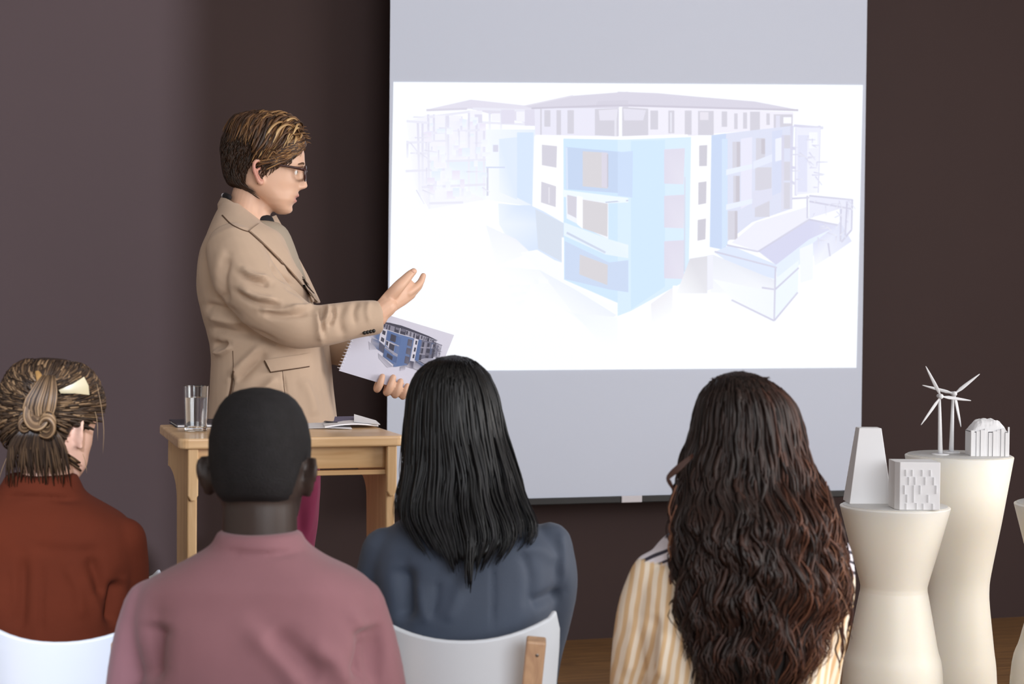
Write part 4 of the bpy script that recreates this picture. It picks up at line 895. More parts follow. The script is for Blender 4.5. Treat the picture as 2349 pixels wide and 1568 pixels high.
for i in range(420):      # temples: from the front hairline back over the ear
    ph = -R(rnd.uniform(14, 58)) if rnd.random() < .7 else R(rnd.uniform(14, 58)); sg = -1 if ph < 0 else 1; z = hairline(ph) + rnd.uniform(.001, .035); pts = []; dp_ = R(rnd.uniform(24, 50)); dz_ = rnd.uniform(.012, .04)
    for j in range(5):
        t = j / 4; p2 = ph + sg * dp_ * t; zz = max(hairline(p2) + .003, z - dz_ * t); pts.append(HM @ Vector(head_pt(p2, zz, tp(p2, zz) + .003 + .004 * math.sin(t * 2.6))))
    val = rnd.choice([.15, .3, .4, .55, .7, .85]); hk.add(pts, rnd.uniform(.0018, .0044), .0018, (val * .7, val), n=5, k=3, nrm=tuple((Vector(pts[2]) - HM @ Vector((0, 0, 0))).normalized()))
for i in range(170):      # standing quiff at the front and cowlick on the crown
    fr_ = i < 95
    x0_ = rnd.uniform(.055, .088) if fr_ else rnd.uniform(-.05, .01); y0_ = rnd.uniform(-.045, .035); z0_ = scalp(x0_, y0_)
    L_ = rnd.uniform(.022, .044) if fr_ else rnd.uniform(.03, .05); ux, uz = (rnd.uniform(.2, .75), rnd.uniform(.45, .85)) if fr_ else (rnd.uniform(.5, .9), rnd.uniform(.2, .45)); b = Vector((x0_, y0_, z0_))
    pts = [HM @ (b + Vector((ux * L_ * t + (.012 * t * t if fr_ else 0), -.012 * t * rnd.uniform(.2, 1.2), uz * L_ * t - .018 * t * t))) for t in (0, .33, .66, 1)]
    val = rnd.choice([.15, .35, .5, .7]); hk.add(pts, rnd.uniform(.0016, .0034), .0013, (val * .5, val), n=4, k=2, nrm=(0, -1, .2))
hk.build('hair', M_HAIRP, pr)
# trousers and shoes
legs = []
for s in (-1, 1):
    hp = P.L(628, 985, s * .095); md = P.L(655, 1100, s * .10); kn = P.L(650, 1390, s * .11); an = P.L(632, 1745, s * .12)
    legs.append(tube([hp, md, (md + kn) / 2, kn, (kn + an) / 2, an], [.10, .094, .082, .068, .062, .055], 20))
    mesh_obj('shoe', *(lambda m: ([(x, y, max(.003, z)) for x, y, z in m[0]], m[1]))(tube([(an.x - .04, an.y, .045), (an.x + .03, an.y, .05), (an.x + .12, an.y, .035), (an.x + .19, an.y, .028)], [.042, .046, .044, .03], 16, .7, up=(0, 0, 1))), M_SHOE, pr)
legs.append(ellipsoid(P.L(628, 985, 0), (.125, .17, .10)))
tm = remesh(legs, .008, 4); creases(tm, P, [([(725, 1090), (715, 1160), (700, 1240)], .012, .008), ([(700, 1080), (690, 1150), (690, 1240)], .012, -.008)]); ripple(tm, .004, 10); link_mesh('trousers', tm, M_TROUS, pr)

# ---- spiral notebook held in the left hand
nbo = empty('spiral_notebook', P.base, -YAW); tag(nbo, 'spiral-bound notebook with a building picture held by the presenter', 'notebook')
M_NBP = mat('notebook_paper', '#cfcfe0', .6); M_COIL = mat('white_coil', '#e9e9f2', .3)
def nb_grid(off, s0=0, s1=1, t0=0, t1=1, n=6): return [[nb(s0 + (s1 - s0) * i / n, t0 + (t1 - t0) * j / n, off) for i in range(n + 1)] for j in range(n + 1)]
mesh_obj('pages', *sheet(nb_grid(-.0028), .003), M_NBP, nbo, False); mesh_obj('cover', *sheet(nb_grid(-.0052), .0012), M_PAPER, nbo, False)
# print: same house, stronger ink
Xs = np.array([[1205, 245, 1], [1830, 250, 1], [1440, 700, 1]], float); Yt = np.array([[873, 738], [1004, 780], [908, 838]], float); AF = np.linalg.solve(Xs, Yt)
nb_o = P.co
def on_nb(px, py):
    q = np.array([px, py, 1]) @ AF; d = P.dir(q[0], q[1]); t = (nbP[0] - nb_o).dot(nbn) / d.dot(nbn); return nb_o + d * t - nbn * .0009
def ink(c):
    t = min(1, max(0, (253 - sum(c) / 3) / 44)); q = min(1, max(0, (c[2] - c[0] - 26) / 26)); p_, d_, u_ = (206, 206, 222), (46, 44, 66), (78, 112, 172)
    k = [p_[i] * (1 - t) + d_[i] * t for i in range(3)]
    return tuple(k[i] * (1 - q * .8) + u_[i] * q * .8 for i in range(3))
keep = PIC; cx_ = [(p, c) for p, c in PIC]
PIC = [(p, c) for p, c in cx_ if min(q[0] for q in p) > 1110 and sum(sum(k) for k in c) / len(c) < 735 or (min(q[0] for q in p) > 1180 and max(q[1] for q in p) < 620)]
picture_mesh('printed_picture', on_nb, colour_mat('notebook_print', 0, .55), nbo, tone=ink, nrm=nbn, step=1.2e-5)
PIC = keep
for i in range(20):
    t = .04 + .92 * i / 19; c = nb(0.018, t, 0); pts = [c + rt * (.006 * math.cos(q) - .006) + nbn * (.0055 * math.sin(q) - .002) for q in np.linspace(0, 2 * math.pi, 13)]
    mesh_obj('coil_ring', *tube(pts, [.0011] * 13, 5, k=1, caps=False), M_COIL, nbo)

# ================================================================== CHAIRS
M_CHW = mat('white_lacquer', '#d6dbe2', .35, spec=.4); M_CHWOOD = wood('chair_beech', '#bb9577', '#d6b08c', 1.2, 'Z', .45); M_SCREW = mat('screw_steel', '#7c7670', .35, metal=.8)
def chair(name, loc, rz, label, zt=.69, hw=.19, tilt=.10, rise=.048):
    root = empty(name, loc, rz); tag(root, label, 'chair', 'white chairs with wooden posts')
    g = []
    for i in range(17):
        u = i / 16 * 2 - 1; row = []
        for j in range(9):
            t = j / 8; z = zt - .235 + .235 * t + (rise * abs(u) ** 2.2 + .004) * t; x = hw * u * (1 - .10 * (1 - t) - (.07 * max(0, (t - .8) / .2) ** 2 if abs(u) > .99 else 0)); y = -.205 - tilt * (z - .45) * .9 + .075 * abs(u) ** 2.0
            row.append((x, y, z))
        g.append(row)
    bevel_obj(mesh_obj('backrest', *sheet(g, .012), M_CHW, root, True, 50), .004, 2)
    sg = [[(.195 * u * (1 - .10 * (1 - v)), -.17 + .40 * v, .415 + .008 * u * u - .012 * math.sin(math.pi * v) - (.02 * max(0, v - .85) / .15)) for u in np.linspace(-1, 1, 11)] for v in np.linspace(0, 1, 11)]
    bevel_obj(mesh_obj('seat', *sheet(sg, .014), M_CHW, root, True, 50), .004, 2)
    for s in (-1, 1):
        P0 = Vector((s * .150, -.30, .0)); P1 = Vector((s * .118, -.205, .42)); P2 = Vector((s * .143, -.250 - tilt * .12, zt + .016))
        def post(a, b, w0, d0): 
            ax = (b - a).normalized(); sx = Vector((1, 0, 0)); sy = ax.cross(sx).normalized(); sx = sy.cross(ax)
            return loft([[p + sx * (w0 * cx) + sy * (d0 * cy) for cx, cy in ((-1, -1), (1, -1), (1, 1), (-1, 1))] for p in (a, a + (b - a) * .5, b - ax * .006, b)])
        ps = bevel_obj(mesh_obj('back_post', *post(P1, P2, .0185, .016), M_CHWOOD, root, False), .004, 2)
        for f in (.62, .90):
            c = P1 + (P2 - P1) * f; mesh_obj('screw', *ellipsoid(c + Vector((.004, -.0155, 0)), (.004, .0018, .004), None, 10, 6), M_SCREW, ps)
        bevel_obj(mesh_obj('leg', *post(Vector((s * .165, -.27, 0)), Vector((s * .14, -.16, .405)), .014, .016), M_CHWOOD, root, False), .003)
        bevel_obj(mesh_obj('leg', *post(Vector((s * .17, .22, 0)), Vector((s * .15, .17, .40)), .014, .016), M_CHWOOD, root, False), .003)
    return root

# ================================================================== MAN IN PINK
M_PINK = mat('dusty_pink_knit', '#8b6067', .85, var=.05, vscale=9, bump=.15, bscale=1100, sheen=.15)
def pink_collar(fr):
    r = []
    for py, xl, xr, b_ in ((1216, 502, 690, .070), (1228, 497, 695, .074), (1246, 488, 704, .080), (1262, 482, 712, .078)):
        l, q = fr.L(xl, py, .005), fr.L(xr, py, .005); r.append(((l.x + q.x) / 2, .005, l.z, (q.x - l.x) / 2, b_))
    return [rows_loft(r, 40, 2.1)]
frm, pink, Mh, psh = seated(597, 3.05,
    [(1232, 500, 694, .02, .068), (1254, 478, 715, .015, .082), (1280, 430, 757, .01, .094), (1306, 378, 812, .005, .103), (1335, 335, 850, 0, .112), (1375, 315, 868, 0, .118), (1440, 312, 872, -.01, .122), (1520, 322, 864, -.015, .122), (1620, 335, 850, -.015, .122), (1750, 345, 845, -.01, .13), (1870, 330, 855, 0, .14)],
    [([(352, 1392, .0), (330, 1470, .01), (310, 1568, .02), (300, 1650, .04), (300, 1700, .06)], [.052, .053, .053, .050, .047]), ([(818, 1390, .0), (842, 1470, .01), (864, 1568, .02), (876, 1650, .04), (876, 1700, .06)], [.052, .053, .053, .050, .047])],
    (596, 1068, .03, R(3), R(6), 0, 1.055), [(596, 1110, .015, .062), (596, 1180, .015, .0655), (596, 1260, .015, .066)], M_SKIN_D, M_PINK,
    'seated man with cropped black hair in a dusty pink top',
    folds=[([(362, 1420), (352, 1490), (348, 1575)], .020, -.030), ([(838, 1430), (850, 1490), (825, 1575)], .020, -.032), ([(800, 1400), (838, 1440), (850, 1480)], .012, .008), ([(610, 1440), (690, 1510), (740, 1568)], .022, -.014), ([(560, 1430), (650, 1520), (690, 1575)], .018, .010), ([(700, 1480), (770, 1520), (800, 1575)], .018, .010), ([(372, 1430), (365, 1500), (362, 1568)], .012, .007), ([(505, 1262), (597, 1272), (690, 1264)], .006, -.006)], extra_cloth=pink_collar, legx=-.05)
M_BUZZ = mat('cropped_black_hair', '#1a181a', .75, var=.25, vscale=60, bump=.9, bscale=420, spec=.3)
def buzz_line(phi):
    d = abs(math.degrees(math.atan2(math.sin(phi), math.cos(phi)))); return float(np.interp(d, [0, 30, 60, 80, 92, 105, 120, 150, 180], [.07, .065, .03, -.01, -.01, .005, -.05, -.082, -.085]))
rings = []
for i in range(50):
    z = -.10 + .2258 * (i / 49) ** .95; rg = []
    for k in range(72):
        ph = 2 * math.pi * k / 72; m = z - buzz_line(ph); t = .0045 * min(1, m / .02) + .0005 if m > 0 else -.008; x, y, zz = head_pt(ph, z, t); rg.append((x, y, zz + max(0, t) * max(0, (z - .05) / .08)))
    rings.append(rg)
mesh_obj('hair', *xf(loft(rings), Mh), M_BUZZ, pink)
chair('chair', Vector(frm.base) - RGT * .04 - FWD * .03, -YAW, 'white chair hidden under the man in pink', zt=.62)

# ================================================================== WOMAN WITH LONG BLACK HAIR
M_NAVY = mat('navy_cotton', '#3c4658', .7, var=.08, vscale=8, bump=.15, bscale=600, sheen=.1)
frn, nav, Mn, nsh = seated(1075, 3.5,
    [(1150, 985, 1125, .03, .055), (1170, 950, 1165, .025, .07), (1192, 915, 1215, .02, .085), (1215, 885, 1255, .01, .095), (1245, 862, 1275, .005, .105), (1300, 855, 1282, 0, .115), (1380, 870, 1270, -.01, .118), (1460, 885, 1255, -.015, .118), (1560, 890, 1245, -.01, .12), (1660, 875, 1265, 0, .13), (1740, 870, 1275, 0, .14)],
    [([(885, 1262, 0), (872, 1330, .02), (868, 1420, .05), (872, 1500, .08), (880, 1560, .12)], [.050, .050, .047, .044, .042]), ([(1262, 1250, 0), (1272, 1330, .0), (1258, 1420, .02), (1240, 1500, .05), (1228, 1580, .08)], [.046, .048, .046, .044, .042])],
    (1045, 968, .06, R(2), R(4), 0, 1.0), [(1050, 1010, .03, .05), (1055, 1090, .015, .05), (1060, 1180, .01, .07)], M_SKIN_M, M_NAVY,
    'seated woman with long straight black hair in a navy blue shirt',
    folds=[([(1128, 1290), (1132, 1350), (1130, 1440)], .005, -.004), ([(925, 1290), (930, 1360), (925, 1430)], .018, -.028), ([(1060, 1330), (1045, 1380), (1020, 1430)], .013, .006), ([(1285, 1215), (1292, 1270), (1290, 1330)], .008, .006), ([(1215, 1385), (1250, 1372), (1290, 1355)], .012, -.012), ([(1002, 1330), (1000, 1370), (985, 1430)], .009, -.006), ([(1195, 1260), (1215, 1320), (1210, 1400)], .010, -.006), ([(1180, 1260), (1240, 1260), (1280, 1290)], .014, .006), ([(955, 1330), (965, 1385), (990, 1435)], .012, .006)])
M_HAIRB = attr_mat('black_hair', ['#030304', '#070708', '#0e0d10', '#1b191e'], .38, .32)
def long_hair(fr, sil, depth, wave, count, mat_, parent, vals, wrange, ends, seed, shell=.9, k=3, kink=None, ncl=34, conv=.7, tone=lambda t: 1.0):
    """sil: (py, x_left, x_right); depth: (py, near dy, far dy)"""
    rn = random.Random(seed); ys = [q[0] for q in sil]; hkk = Locks()
    XL = lambda y: np.interp(y, ys, [q[1] for q in sil]); XR = lambda y: np.interp(y, ys, [q[2] for q in sil])
    dys = [q[0] for q in depth]; NE = lambda y: np.interp(y, dys, [q[1] for q in depth]); FA = lambda y: np.interp(y, dys, [q[2] for q in depth])
    def pos(y, th, f=1.0):
        xl, xr = XL(y), XR(y); c = (xl + xr) / 2; a = (xr - xl) / 2; n, q = NE(y), FA(y); dc = (n + q) / 2; dh = (q - n) / 2
        s, co = math.sin(th), math.cos(th); rr = (abs(s) ** 2.3 + abs(co) ** 2.3) ** (-1 / 2.3)
        return fr.L(c + a * f * rr * s, y, dc - dh * f * rr * co)
    rings = []
    yb = ends(0.0) - 40
    for i in range(40):
        y = ys[0] + (yb - ys[0]) * (i / 39) ** 1.3; rings.append([pos(ys[0] + (ends(((2 * math.pi * q / 48 + math.pi) % (2 * math.pi)) - math.pi) - 45 - ys[0]) * (i / 39) ** 1.3, 2 * math.pi * q / 48, shell) for q in range(48)])
    hkk.base(loft(rings), vals[0] * .3)
    CL = [(-2.7 + 5.4 * (q + rn.uniform(-.4, .4)) / ncl, rn.uniform(-48, 44), rn.uniform(0, 6.28), rn.uniform(0, 6.28), rn.uniform(.7, 1.35), rn.uniform(.75, 1.3), rn.uniform(-.15, .15)) for q in range(ncl)]
    for i in range(count):
        th = rn.gauss(0, 1) * 1.0 if rn.random() < .7 else rn.uniform(-2.6, 2.6)
        th = max(-2.7, min(2.7, th)); y0 = ys[0] + rn.random() ** 1.6 * 40; cl_ = min(CL, key=lambda q: abs(q[0] - th + rn.uniform(-.06, .06))); ye = ends(cl_[0]) + cl_[1] + rn.gauss(0, 1) * 14 - 60 * abs(cl_[0] - th)
        if rn.random() < .25: ye -= rn.uniform(20, 120)
        m = 16; f0 = rn.uniform(shell, 1.0); pts = []; ph = cl_[2] + rn.gauss(0, .45); ph2 = cl_[3] + rn.gauss(0, .45); am = wave[0] * cl_[4] * rn.uniform(.7, 1.25); wl = wave[1] * cl_[5]; dth = rn.gauss(0, .03)
        for j in range(m):
            t = j / (m - 1); y = y0 + (ye - y0) * t; te = t * t * conv; p = pos(y, th * (1 - te) + cl_[0] * te + dth * t, f0 * (1 if t < .8 else 1 - .06 * (t - .8) / .2)); g = min(1, max(0, (t - .08) * 2.2))
            p = p + Vector((am * g * math.sin(ph + y / wl), am * .8 * g * math.cos(ph2 + y / wl), 0)); pts.append(p)
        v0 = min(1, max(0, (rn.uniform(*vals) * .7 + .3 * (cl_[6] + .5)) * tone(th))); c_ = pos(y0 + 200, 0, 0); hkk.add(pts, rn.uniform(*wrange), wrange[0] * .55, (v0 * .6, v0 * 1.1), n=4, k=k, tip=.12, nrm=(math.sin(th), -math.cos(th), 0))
    if kink: kink(hkk, rn)
    return hkk.build('hair', mat_, parent)
sil = [(815, 1035, 1045), (819, 1008, 1072), (828, 985, 1092), (845, 962, 1112), (870, 945, 1130), (905, 933, 1145), (950, 928, 1155), (1000, 925, 1165), (1050, 922, 1180), (1090, 918, 1193), (1130, 908, 1202), (1165, 898, 1218), (1200, 896, 1238), (1240, 915, 1240), (1290, 960, 1190), (1350, 990, 1150)]
dep = [(815, .04, .06), (830, -.03, .13), (860, -.055, .155), (920, -.07, .16), (1000, -.078, .14), (1100, -.098, .09), (1180, -.122, .05), (1250, -.14, .0), (1340, -.155, -.04)]
def endb(th): return float(np.interp(math.degrees(th), [-110, -70, -40, -20, 0, 20, 45, 65, 90, 120], [1190, 1212, 1272, 1318, 1338, 1322, 1258, 1225, 1220, 1205]))
long_hair(frn, sil, dep, (.0035, 60), 1500, M_HAIRB, nav, (.1, .95), (.0020, .0046), endb, 5, ncl=30, conv=.6, k=2)
chair('chair', Vector(frn.base) + RGT * .0 , -YAW - R(1), 'white chair with wooden post behind the woman in navy', zt=.685)

# ================================================================== WOMAN IN RUST SHIRT
M_RUST = mat('rust_corduroy', '#54210f', .9, var=.08, vscale=8, bump=.2, bscale=500, spec=.2)
def rust_collar(fr):
    r = []
    for py, xl, xr, b_ in ((1086, 18, 176, .062), (1105, 8, 184, .070), (1128, -6, 194, .078), (1138, -8, 196, .076)):
        l, q = fr.L(xl, py, .005), fr.L(xr, py, .005); r.append(((l.x + q.x) / 2, .005, l.z, (q.x - l.x) / 2, b_))
    return [rows_loft(r, 40, 2.1)]
fro, rus, Mo, osh = seated(95, 3.6,
    [(1108, 15, 180, .02, .062), (1132, -15, 200, .015, .075), (1155, -60, 240, .01, .088), (1185, -95, 285, .005, .100), (1225, -110, 308, 0, .108), (1290, -110, 308, 0, .114), (1370, -95, 292, -.01, .116), (1450, -85, 278, -.012, .116), (1540, -80, 272, -.01, .12), (1640, -95, 285, 0, .13), (1720, -95, 285, 0, .14)],
    [([(-80, 1235, 0), (-98, 1310, .02), (-100, 1400, .05), (-95, 1480, .08), (-85, 1540, .12)], [.046, .047, .045, .042, .04]), ([(286, 1238, 0), (291, 1310, .03), (285, 1390, .07), (280, 1470, .10), (272, 1530, .13)], [.046, .046, .044, .042, .04])],
    (118, 972, .05, R(23), R(6), 0, .99), [(118, 1010, .03, .049), (108, 1080, .02, .050), (98, 1150, .02, .052)], M_SKIN_L, M_RUST,
    'seated woman with a blond updo in a rust brown shirt',
    folds=[([(95, 1290), (95, 1380), (95, 1460)], .005, -.006), ([(52, 1270), (50, 1370), (45, 1450)], .012, -.014), ([(200, 1270), (225, 1330), (235, 1370)], .014, -.016), ([(278, 1325), (268, 1380), (258, 1440)], .018, -.028), ([(150, 1290), (180, 1350), (190, 1430)], .012, .007), ([(60, 1250), (150, 1265), (250, 1260)], .014, -.005), ([(0, 1138), (90, 1140), (186, 1146)], .007, -.008), ([(190, 1310), (215, 1370), (240, 1440)], .010, .006), ([(20, 1300), (20, 1380), (30, 1450)], .010, -.006)], extra_cloth=rust_collar, reach=.34)
M_HAIRO = attr_mat('ash_blond_hair', ['#1f150f', '#3a2b1f', '#604933', '#8c7052', '#bd9f78'], .45, .35)
ho = Locks(); ro = random.Random(11)
def up_line(phi):
    d = abs(math.degrees(math.atan2(math.sin(phi), math.cos(phi)))); return float(np.interp(d, [0, 30, 55, 75, 88, 100, 112, 130, 155, 180], [.068, .062, .035, .0, -.02, .008, -.035, -.075, -.098, -.105]))
rings = []
for i in range(46):
    z = -.112 + .2378 * (i / 45) ** .92; rg = []
    for k in range(72):
        ph = 2 * math.pi * k / 72; m = z - up_line(ph); t = (.010 + .003 * max(0, min(1, (z + .02) / .08))) * min(1, m / .02) if m > 0 else -.012; x, y, zz = head_pt(ph, max(-.1, z), t); rg.append((x, y, (z if z < -.1 else zz) + max(0, t) * max(0, (z - .05) / .08)))
    rings.append(rg)
ho.base(xf(loft(rings), Mo), .12)
bun = Vector(fro.L(98, 945, -.085)); Moi = Mo.inverted()
bl = Moi @ bun
for i in range(1900):      # combed from the hairline towards the twist at the back
    ph = ro.uniform(-math.pi, math.pi); zt_h = ro.uniform(-.10, .12) if i < 1100 else ro.uniform(.06, .123)
    if zt_h < up_line(ph) + .002: continue
    st = Vector(head_pt(ph, max(-.1, zt_h), .014)); st.z += .012 * max(0, (zt_h - .05) / .08); pts = []
    L_ = ro.uniform(.35, .8) if i < 1100 else ro.uniform(.5, .95)
    for j in range(6):
        t = j / 5 * L_; q = st.lerp(bl, t); c = Vector((0, 0, .01)); d = (q - c).normalized()
        phq = math.atan2(d.y, d.x); z_ = max(-.1, min(.12, q.z)); sp = Vector(head_pt(phq, z_, .0175 + ro.uniform(-.001, .003))); sp.z += .014 * max(0, (z_ - .05) / .08); pts.append(Mo @ sp)
    v0 = ro.choice([.08, .15, .22, .3, .42, .55, .75]); ho.add(pts, ro.uniform(.0018, .0042), .0015, (v0 * .85, v0), n=4, k=2, nrm=tuple((Vector(pts[2]) - Mo @ Vector((0, 0, 0))).normalized()))
def coil(c0, r0, r1, turns, n, a0, val, rad, tilt):
    for q in range(n):
        pts = []; off = ro.uniform(-.008, .008); rr = ro.uniform(.75, 1.1); 
        for j in range(9):
            t = j / 8; a = a0 + turns * 2 * math.pi * t + ro.uniform(-.05, .05); r = (r0 + (r1 - r0) * t) * rr
            pts.append(c0 + Vector((r * math.cos(a) * .9, -.012 - .014 * math.sin(math.pi * t) + off * .6, r * math.sin(a) * 1.15 + tilt * (t - .5) + off)))
        v0 = ro.choice(val); ho.add(pts, rad * ro.uniform(.5, 1), rad * .45, (v0 * .8, v0), n=5, k=3, nrm=(0, -1, 0))
coil(bun + Vector((.0, .0, .006)), .034, .016, .8, 46, 2.0, [.25, .4, .55, .75, .9], .0048, .01); coil(bun + Vector((.012, -.006, -.02)), .026, .010, .9, 34, 4.2, [.3, .45, .65, .85], .0045, -.02); coil(bun + Vector((-.026, .006, -.024)), .022, .012, .7, 26, .6, [.2, .35, .5, .7], .0042, .02)
for i in range(60):       # twist rising to the clip, tails falling to the nape
    x = ro.uniform(-.035, .03); pts = [bun + Vector((x * .5, -.012, -.03)), bun + Vector((x, -.022, .01)), bun + Vector((x * .8 + .008, -.016, .045)), bun + Vector((x * .4 + .012, .0, .075))]
    v0 = ro.choice([.2, .4, .6, .85]); ho.add(pts, ro.uniform(.002, .0042), .002, (v0, v0 * .7), n=4, k=2, nrm=(0, -1, 0))
for i in range(110):
    x = ro.uniform(-.07, .045); pts = [bun + Vector((x * .6, -.004, -.035)), bun + Vector((x, .004, -.07)), bun + Vector((x * 1.1 + ro.uniform(-.01, .01), .025, -.112 - ro.uniform(0, .045)))]
    v0 = ro.choice([.05, .12, .2, .35]); ho.add(pts, ro.uniform(.0016, .0038), .0015, v0, n=4, k=2, nrm=(0, -1, 0))
for pxs in ([(222, 880), (232, 930), (238, 985), (236, 1040)], [(205, 900), (222, 960), (224, 1010)], [(190, 1040), (196, 1060), (199, 1085)], [(15, 1050), (5, 1075), (-2, 1100)]):
    ho.add([fro.L(x, y, .03) for x, y in pxs], .0007, .0007, .8, n=4, k=3, nrm=(0, -1, 0))
ho.build('hair', M_HAIRO, rus)
M_CLIP = mat('ivory_clip', '#b3a582', .35); M_CLIP2 = mat('gold_clip', '#a9814e', .35)
SO = Surf(bpy.data.objects[rus.name].children[-1].data, fro) if False else None
cl = empty('hair_clip'); cl.parent = rus
def clip_pt(x, y, d): return fro.L(x, y, d)
mesh_obj('wedge', *sheet([[clip_pt(136, 895, -.062), clip_pt(168, 880, -.060), clip_pt(192, 864, -.048)], [clip_pt(138, 898, -.063), clip_pt(172, 893, -.061), clip_pt(202, 884, -.046)], [clip_pt(140, 900, -.062), clip_pt(172, 901, -.060), clip_pt(204, 905, -.044)]], .006), M_CLIP, cl, True, 50)
mesh_obj('prong', *tube([clip_pt(86, 853, -.052), clip_pt(92, 868, -.072), clip_pt(98, 888, -.084), clip_pt(100, 903, -.09)], [.005, .008, .0085, .004], 10, .6), M_CLIP2, cl)
chair('chair', Vector(fro.base) + RGT * .095, -YAW - R(2), 'white chair behind the woman in rust brown', zt=.655)
# ================================================================== WOMAN WITH LONG CURLY HAIR
M_STRIPE, nt, bs = new_mat('striped_shirt'); L = nt.links.new
tc = nt.nodes.new('ShaderNodeTexCoord'); sp = nt.nodes.new('ShaderNodeSeparateXYZ'); L(tc.outputs['Object'], sp.inputs[0])
def mth(op, a, b=None):
    n = nt.nodes.new('ShaderNodeMath'); n.operation = op
    for i, q in enumerate((a, b)):
        if q is None: continue
        if isinstance(q, (int, float)): n.inputs[i].default_value = q
        else: L(q, n.inputs[i])
    return n.outputs[0]
nz_ = nt.nodes.new('ShaderNodeTexNoise'); nz_.inputs['Scale'].default_value = 7; L(tc.outputs['Object'], nz_.inputs['Vector'])
# back panel: near-vertical ochre stripes, fanning outwards; yoke: thin navy stripes following the shoulder
u = mth('ADD', mth('MULTIPLY', sp.outputs[0], 1.0), mth('MULTIPLY', sp.outputs[2], -.16)); u = mth('ADD', u, mth('MULTIPLY', nz_.outputs[0], .020))
s1 = mth('SINE', mth('MULTIPLY', u, 2 * math.pi / .017)); s1 = mth('SMOOTH_MIN', mth('MAXIMUM', mth('MULTIPLY', mth('ADD', s1, .25), 1.6), 0), 1)
v2 = mth('ADD', mth('MULTIPLY', mth('ABSOLUTE', sp.outputs[0]), .55), sp.outputs[2]); s2 = mth('SINE', mth('MULTIPLY', mth('ADD', v2, mth('MULTIPLY', nz_.outputs[0], .012)), 2 * math.pi / .0165)); s2 = mth('MINIMUM', mth('MAXIMUM', mth('MULTIPLY', mth('SUBTRACT', s2, .35), 3), 0), 1)
yk = mth('GREATER_THAN', mth('SUBTRACT', sp.outputs[2], mth('MULTIPLY', mth('ABSOLUTE', mth('SUBTRACT', sp.outputs[0], .06)), .0)), 5.0)
YOKE = yk
def mixc(f, a, b):
    n = nt.nodes.new('ShaderNodeMix'); n.data_type = 'RGBA'
    if isinstance(f, float): n.inputs[0].default_value = f
    else: L(f, n.inputs[0])
    for i, q in ((6, a), (7, b)):
        if isinstance(q, str): n.inputs[i].default_value = (*srgb(q), 1)
        else: L(q, n.inputs[i])
    return n.outputs[2]
ca = mixc(s1, '#f6e8d4', '#e2c094'); cb = mixc(s2, '#e6e1ea', '#3a3644')
ya = nt.nodes.new('ShaderNodeAttribute'); ya.attribute_name = 'yoke'
L(mixc(ya.outputs['Fac'], ca, cb), bs.inputs['Base Color']); bs.inputs['Roughness'].default_value = .8
frc, cur, Mc, csh = seated(1700, 3.2,
    [(1170, 1630, 1790, .03, .055), (1192, 1590, 1835, .025, .07), (1212, 1555, 1880, .02, .085), (1240, 1515, 1915, .01, .095), (1280, 1485, 1935, .005, .105), (1340, 1465, 1935, 0, .112), (1420, 1462, 1920, -.01, .115), (1500, 1470, 1905, -.012, .115), (1600, 1480, 1895, -.01, .12), (1720, 1470, 1905, 0, .13), (1815, 1465, 1910, 0, .14)],
    [([(1508, 1322, 0), (1482, 1390, .01), (1462, 1480, .02), (1450, 1568, .04), (1450, 1660, .08)], [.052, .051, .048, .045, .042]), ([(1898, 1275, 0), (1906, 1340, .02), (1895, 1430, .05), (1880, 1520, .08), (1870, 1620, .12)], [.046, .046, .044, .042, .04])],
    (1708, 1026, .06, R(0), R(2), 0, .97), [(1712, 1060, .03, .05), (1710, 1120, .015, .05), (1708, 1200, .01, .07)], M_SKIN_M, M_STRIPE,
    'seated woman with very long curly brown hair in a striped shirt',
    folds=[([(1500, 1400), (1492, 1480), (1485, 1560)], .012, -.012), ([(1465, 1400), (1450, 1480), (1440, 1560)], .012, .007), ([(1525, 1440), (1520, 1500), (1510, 1560)], .010, .008), ([(1490, 1300), (1530, 1290), (1560, 1285)], .006, -.006)])
me = csh.data; v, nn = mesh_np(me); zl = frc.L(1500, 1292, -.05).z; zr = frc.L(1940, 1330, -.05).z; t_ = (v[:, 0] - frc.L(1500, 1290).x) / (frc.L(1940, 1330).x - frc.L(1500, 1290).x)
yk_ = (v[:, 2] > zl + (zr - zl) * t_).astype(float); a_ = me.attributes.new('yoke', 'FLOAT', 'POINT'); a_.data.foreach_set('value', yk_)
M_HAIRC = attr_mat('curly_brown_hair', ['#0d0706', '#22130e', '#40251b', '#694332', '#93694f'], .5, .3)
sil = [(852, 1685, 1705), (858, 1655, 1735), (870, 1632, 1765), (890, 1612, 1795), (920, 1597, 1825), (960, 1586, 1842), (1010, 1576, 1850), (1060, 1562, 1862), (1110, 1548, 1885), (1160, 1542, 1908), (1210, 1542, 1925), (1270, 1545, 1938), (1330, 1545, 1950), (1390, 1542, 1946), (1450, 1548, 1925), (1510, 1552, 1908), (1580, 1558, 1892), (1680, 1575, 1870)]
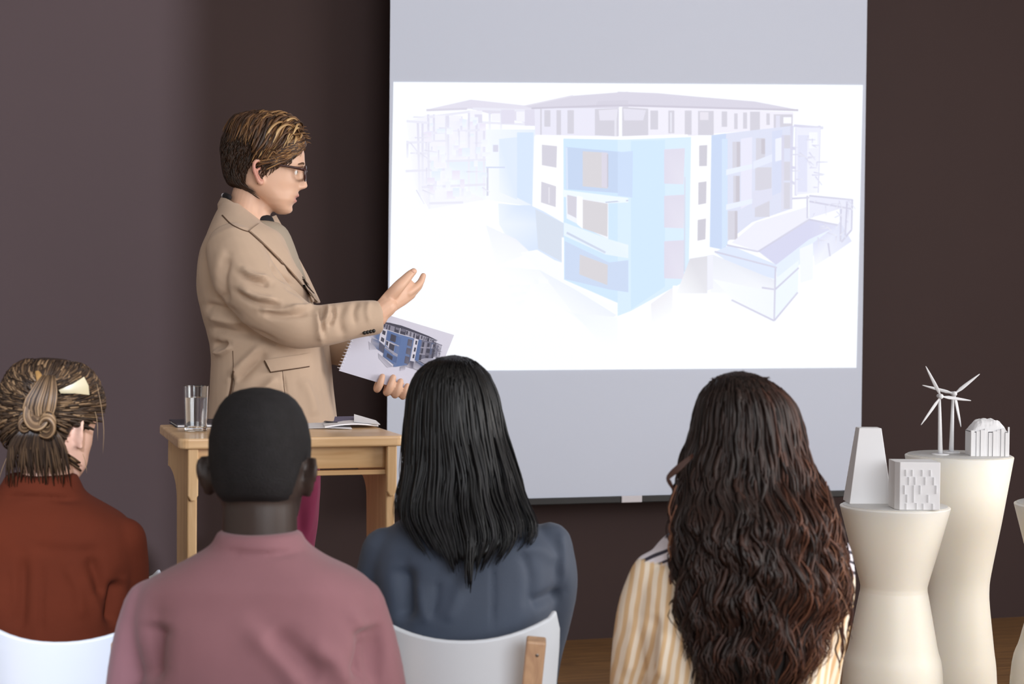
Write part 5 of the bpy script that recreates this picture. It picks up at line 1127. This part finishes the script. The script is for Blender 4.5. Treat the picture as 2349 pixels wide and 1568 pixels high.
dep = [(852, .05, .07), (868, -.03, .14), (900, -.06, .16), (960, -.075, .165), (1040, -.08, .14), (1120, -.10, .09), (1200, -.155, .05), (1320, -.175, .02), (1450, -.17, -.02), (1680, -.16, -.05)]
def endc(th): return float(np.interp(math.degrees(th), [-120, -80, -50, -20, 0, 20, 50, 80, 120], [1320, 1500, 1590, 1650, 1660, 1650, 1600, 1500, 1330]))
def stray(hkk, rn):
    for q in range(9): hkk.add([frc.L(1590, 1040 + q, -.05), frc.L(1560, 1062 + q * 2, -.06), frc.L(1535, 1085 + q * 1.5, -.06), frc.L(1530 + q, 1102, -.06), frc.L(1544 + q, 1125 + q, -.055)], .0014, .0012, .45, n=4, k=3)
    for q in range(40):
        a = rn.uniform(-1.2, 1.2); x = 1700 + 60 * a; pts = [frc.L(x, 868, .0), frc.L(x + rn.uniform(-14, 14), 852 + 14 * abs(a), .0), frc.L(x + rn.uniform(-26, 26), 850 + 22 * abs(a) + rn.uniform(-4, 14), .0)]; hkk.add(pts, .0008, .0008, .3, n=3, k=3)
    for q in range(60):
        y = rn.uniform(1150, 1480); s = rn.choice((-1, 1)); x = np.interp(y, [w_[0] for w_ in sil], [w_[2 if s > 0 else 1] for w_ in sil]); pts = [frc.L(x - s * 10, y - 50, -.08)] + [frc.L(x + s * rn.uniform(-6, 10), y + j * 28, -.08) for j in range(4)]; hkk.add(pts, .0018, .0013, rn.uniform(.4, 1), n=4, k=3)
def long_right(th): return 0
long_hair(frc, sil, dep, (.0105, 22), 1500, M_HAIRC, cur, (.1, .95), (.0022, .0052), endc, 9, shell=.84, k=3, kink=stray, tone=lambda t: float(np.interp(t, [-2, -.5, .2, .7, 2], [.55, .45, .62, 1.1, 1.35])))  # right locks lighter, left darker: side light painted into the hair colour
chair('chair', Vector(frc.base), -YAW, 'white chair hidden under the woman with curly hair', zt=.60)


cq = at(410 - .19 * FPX / 4.30, 1320, 4.44)
chair('chair', (cq.x, cq.y, 0), -YAW, 'empty white chair glimpsed between the woman in rust and the table', zt=.609)
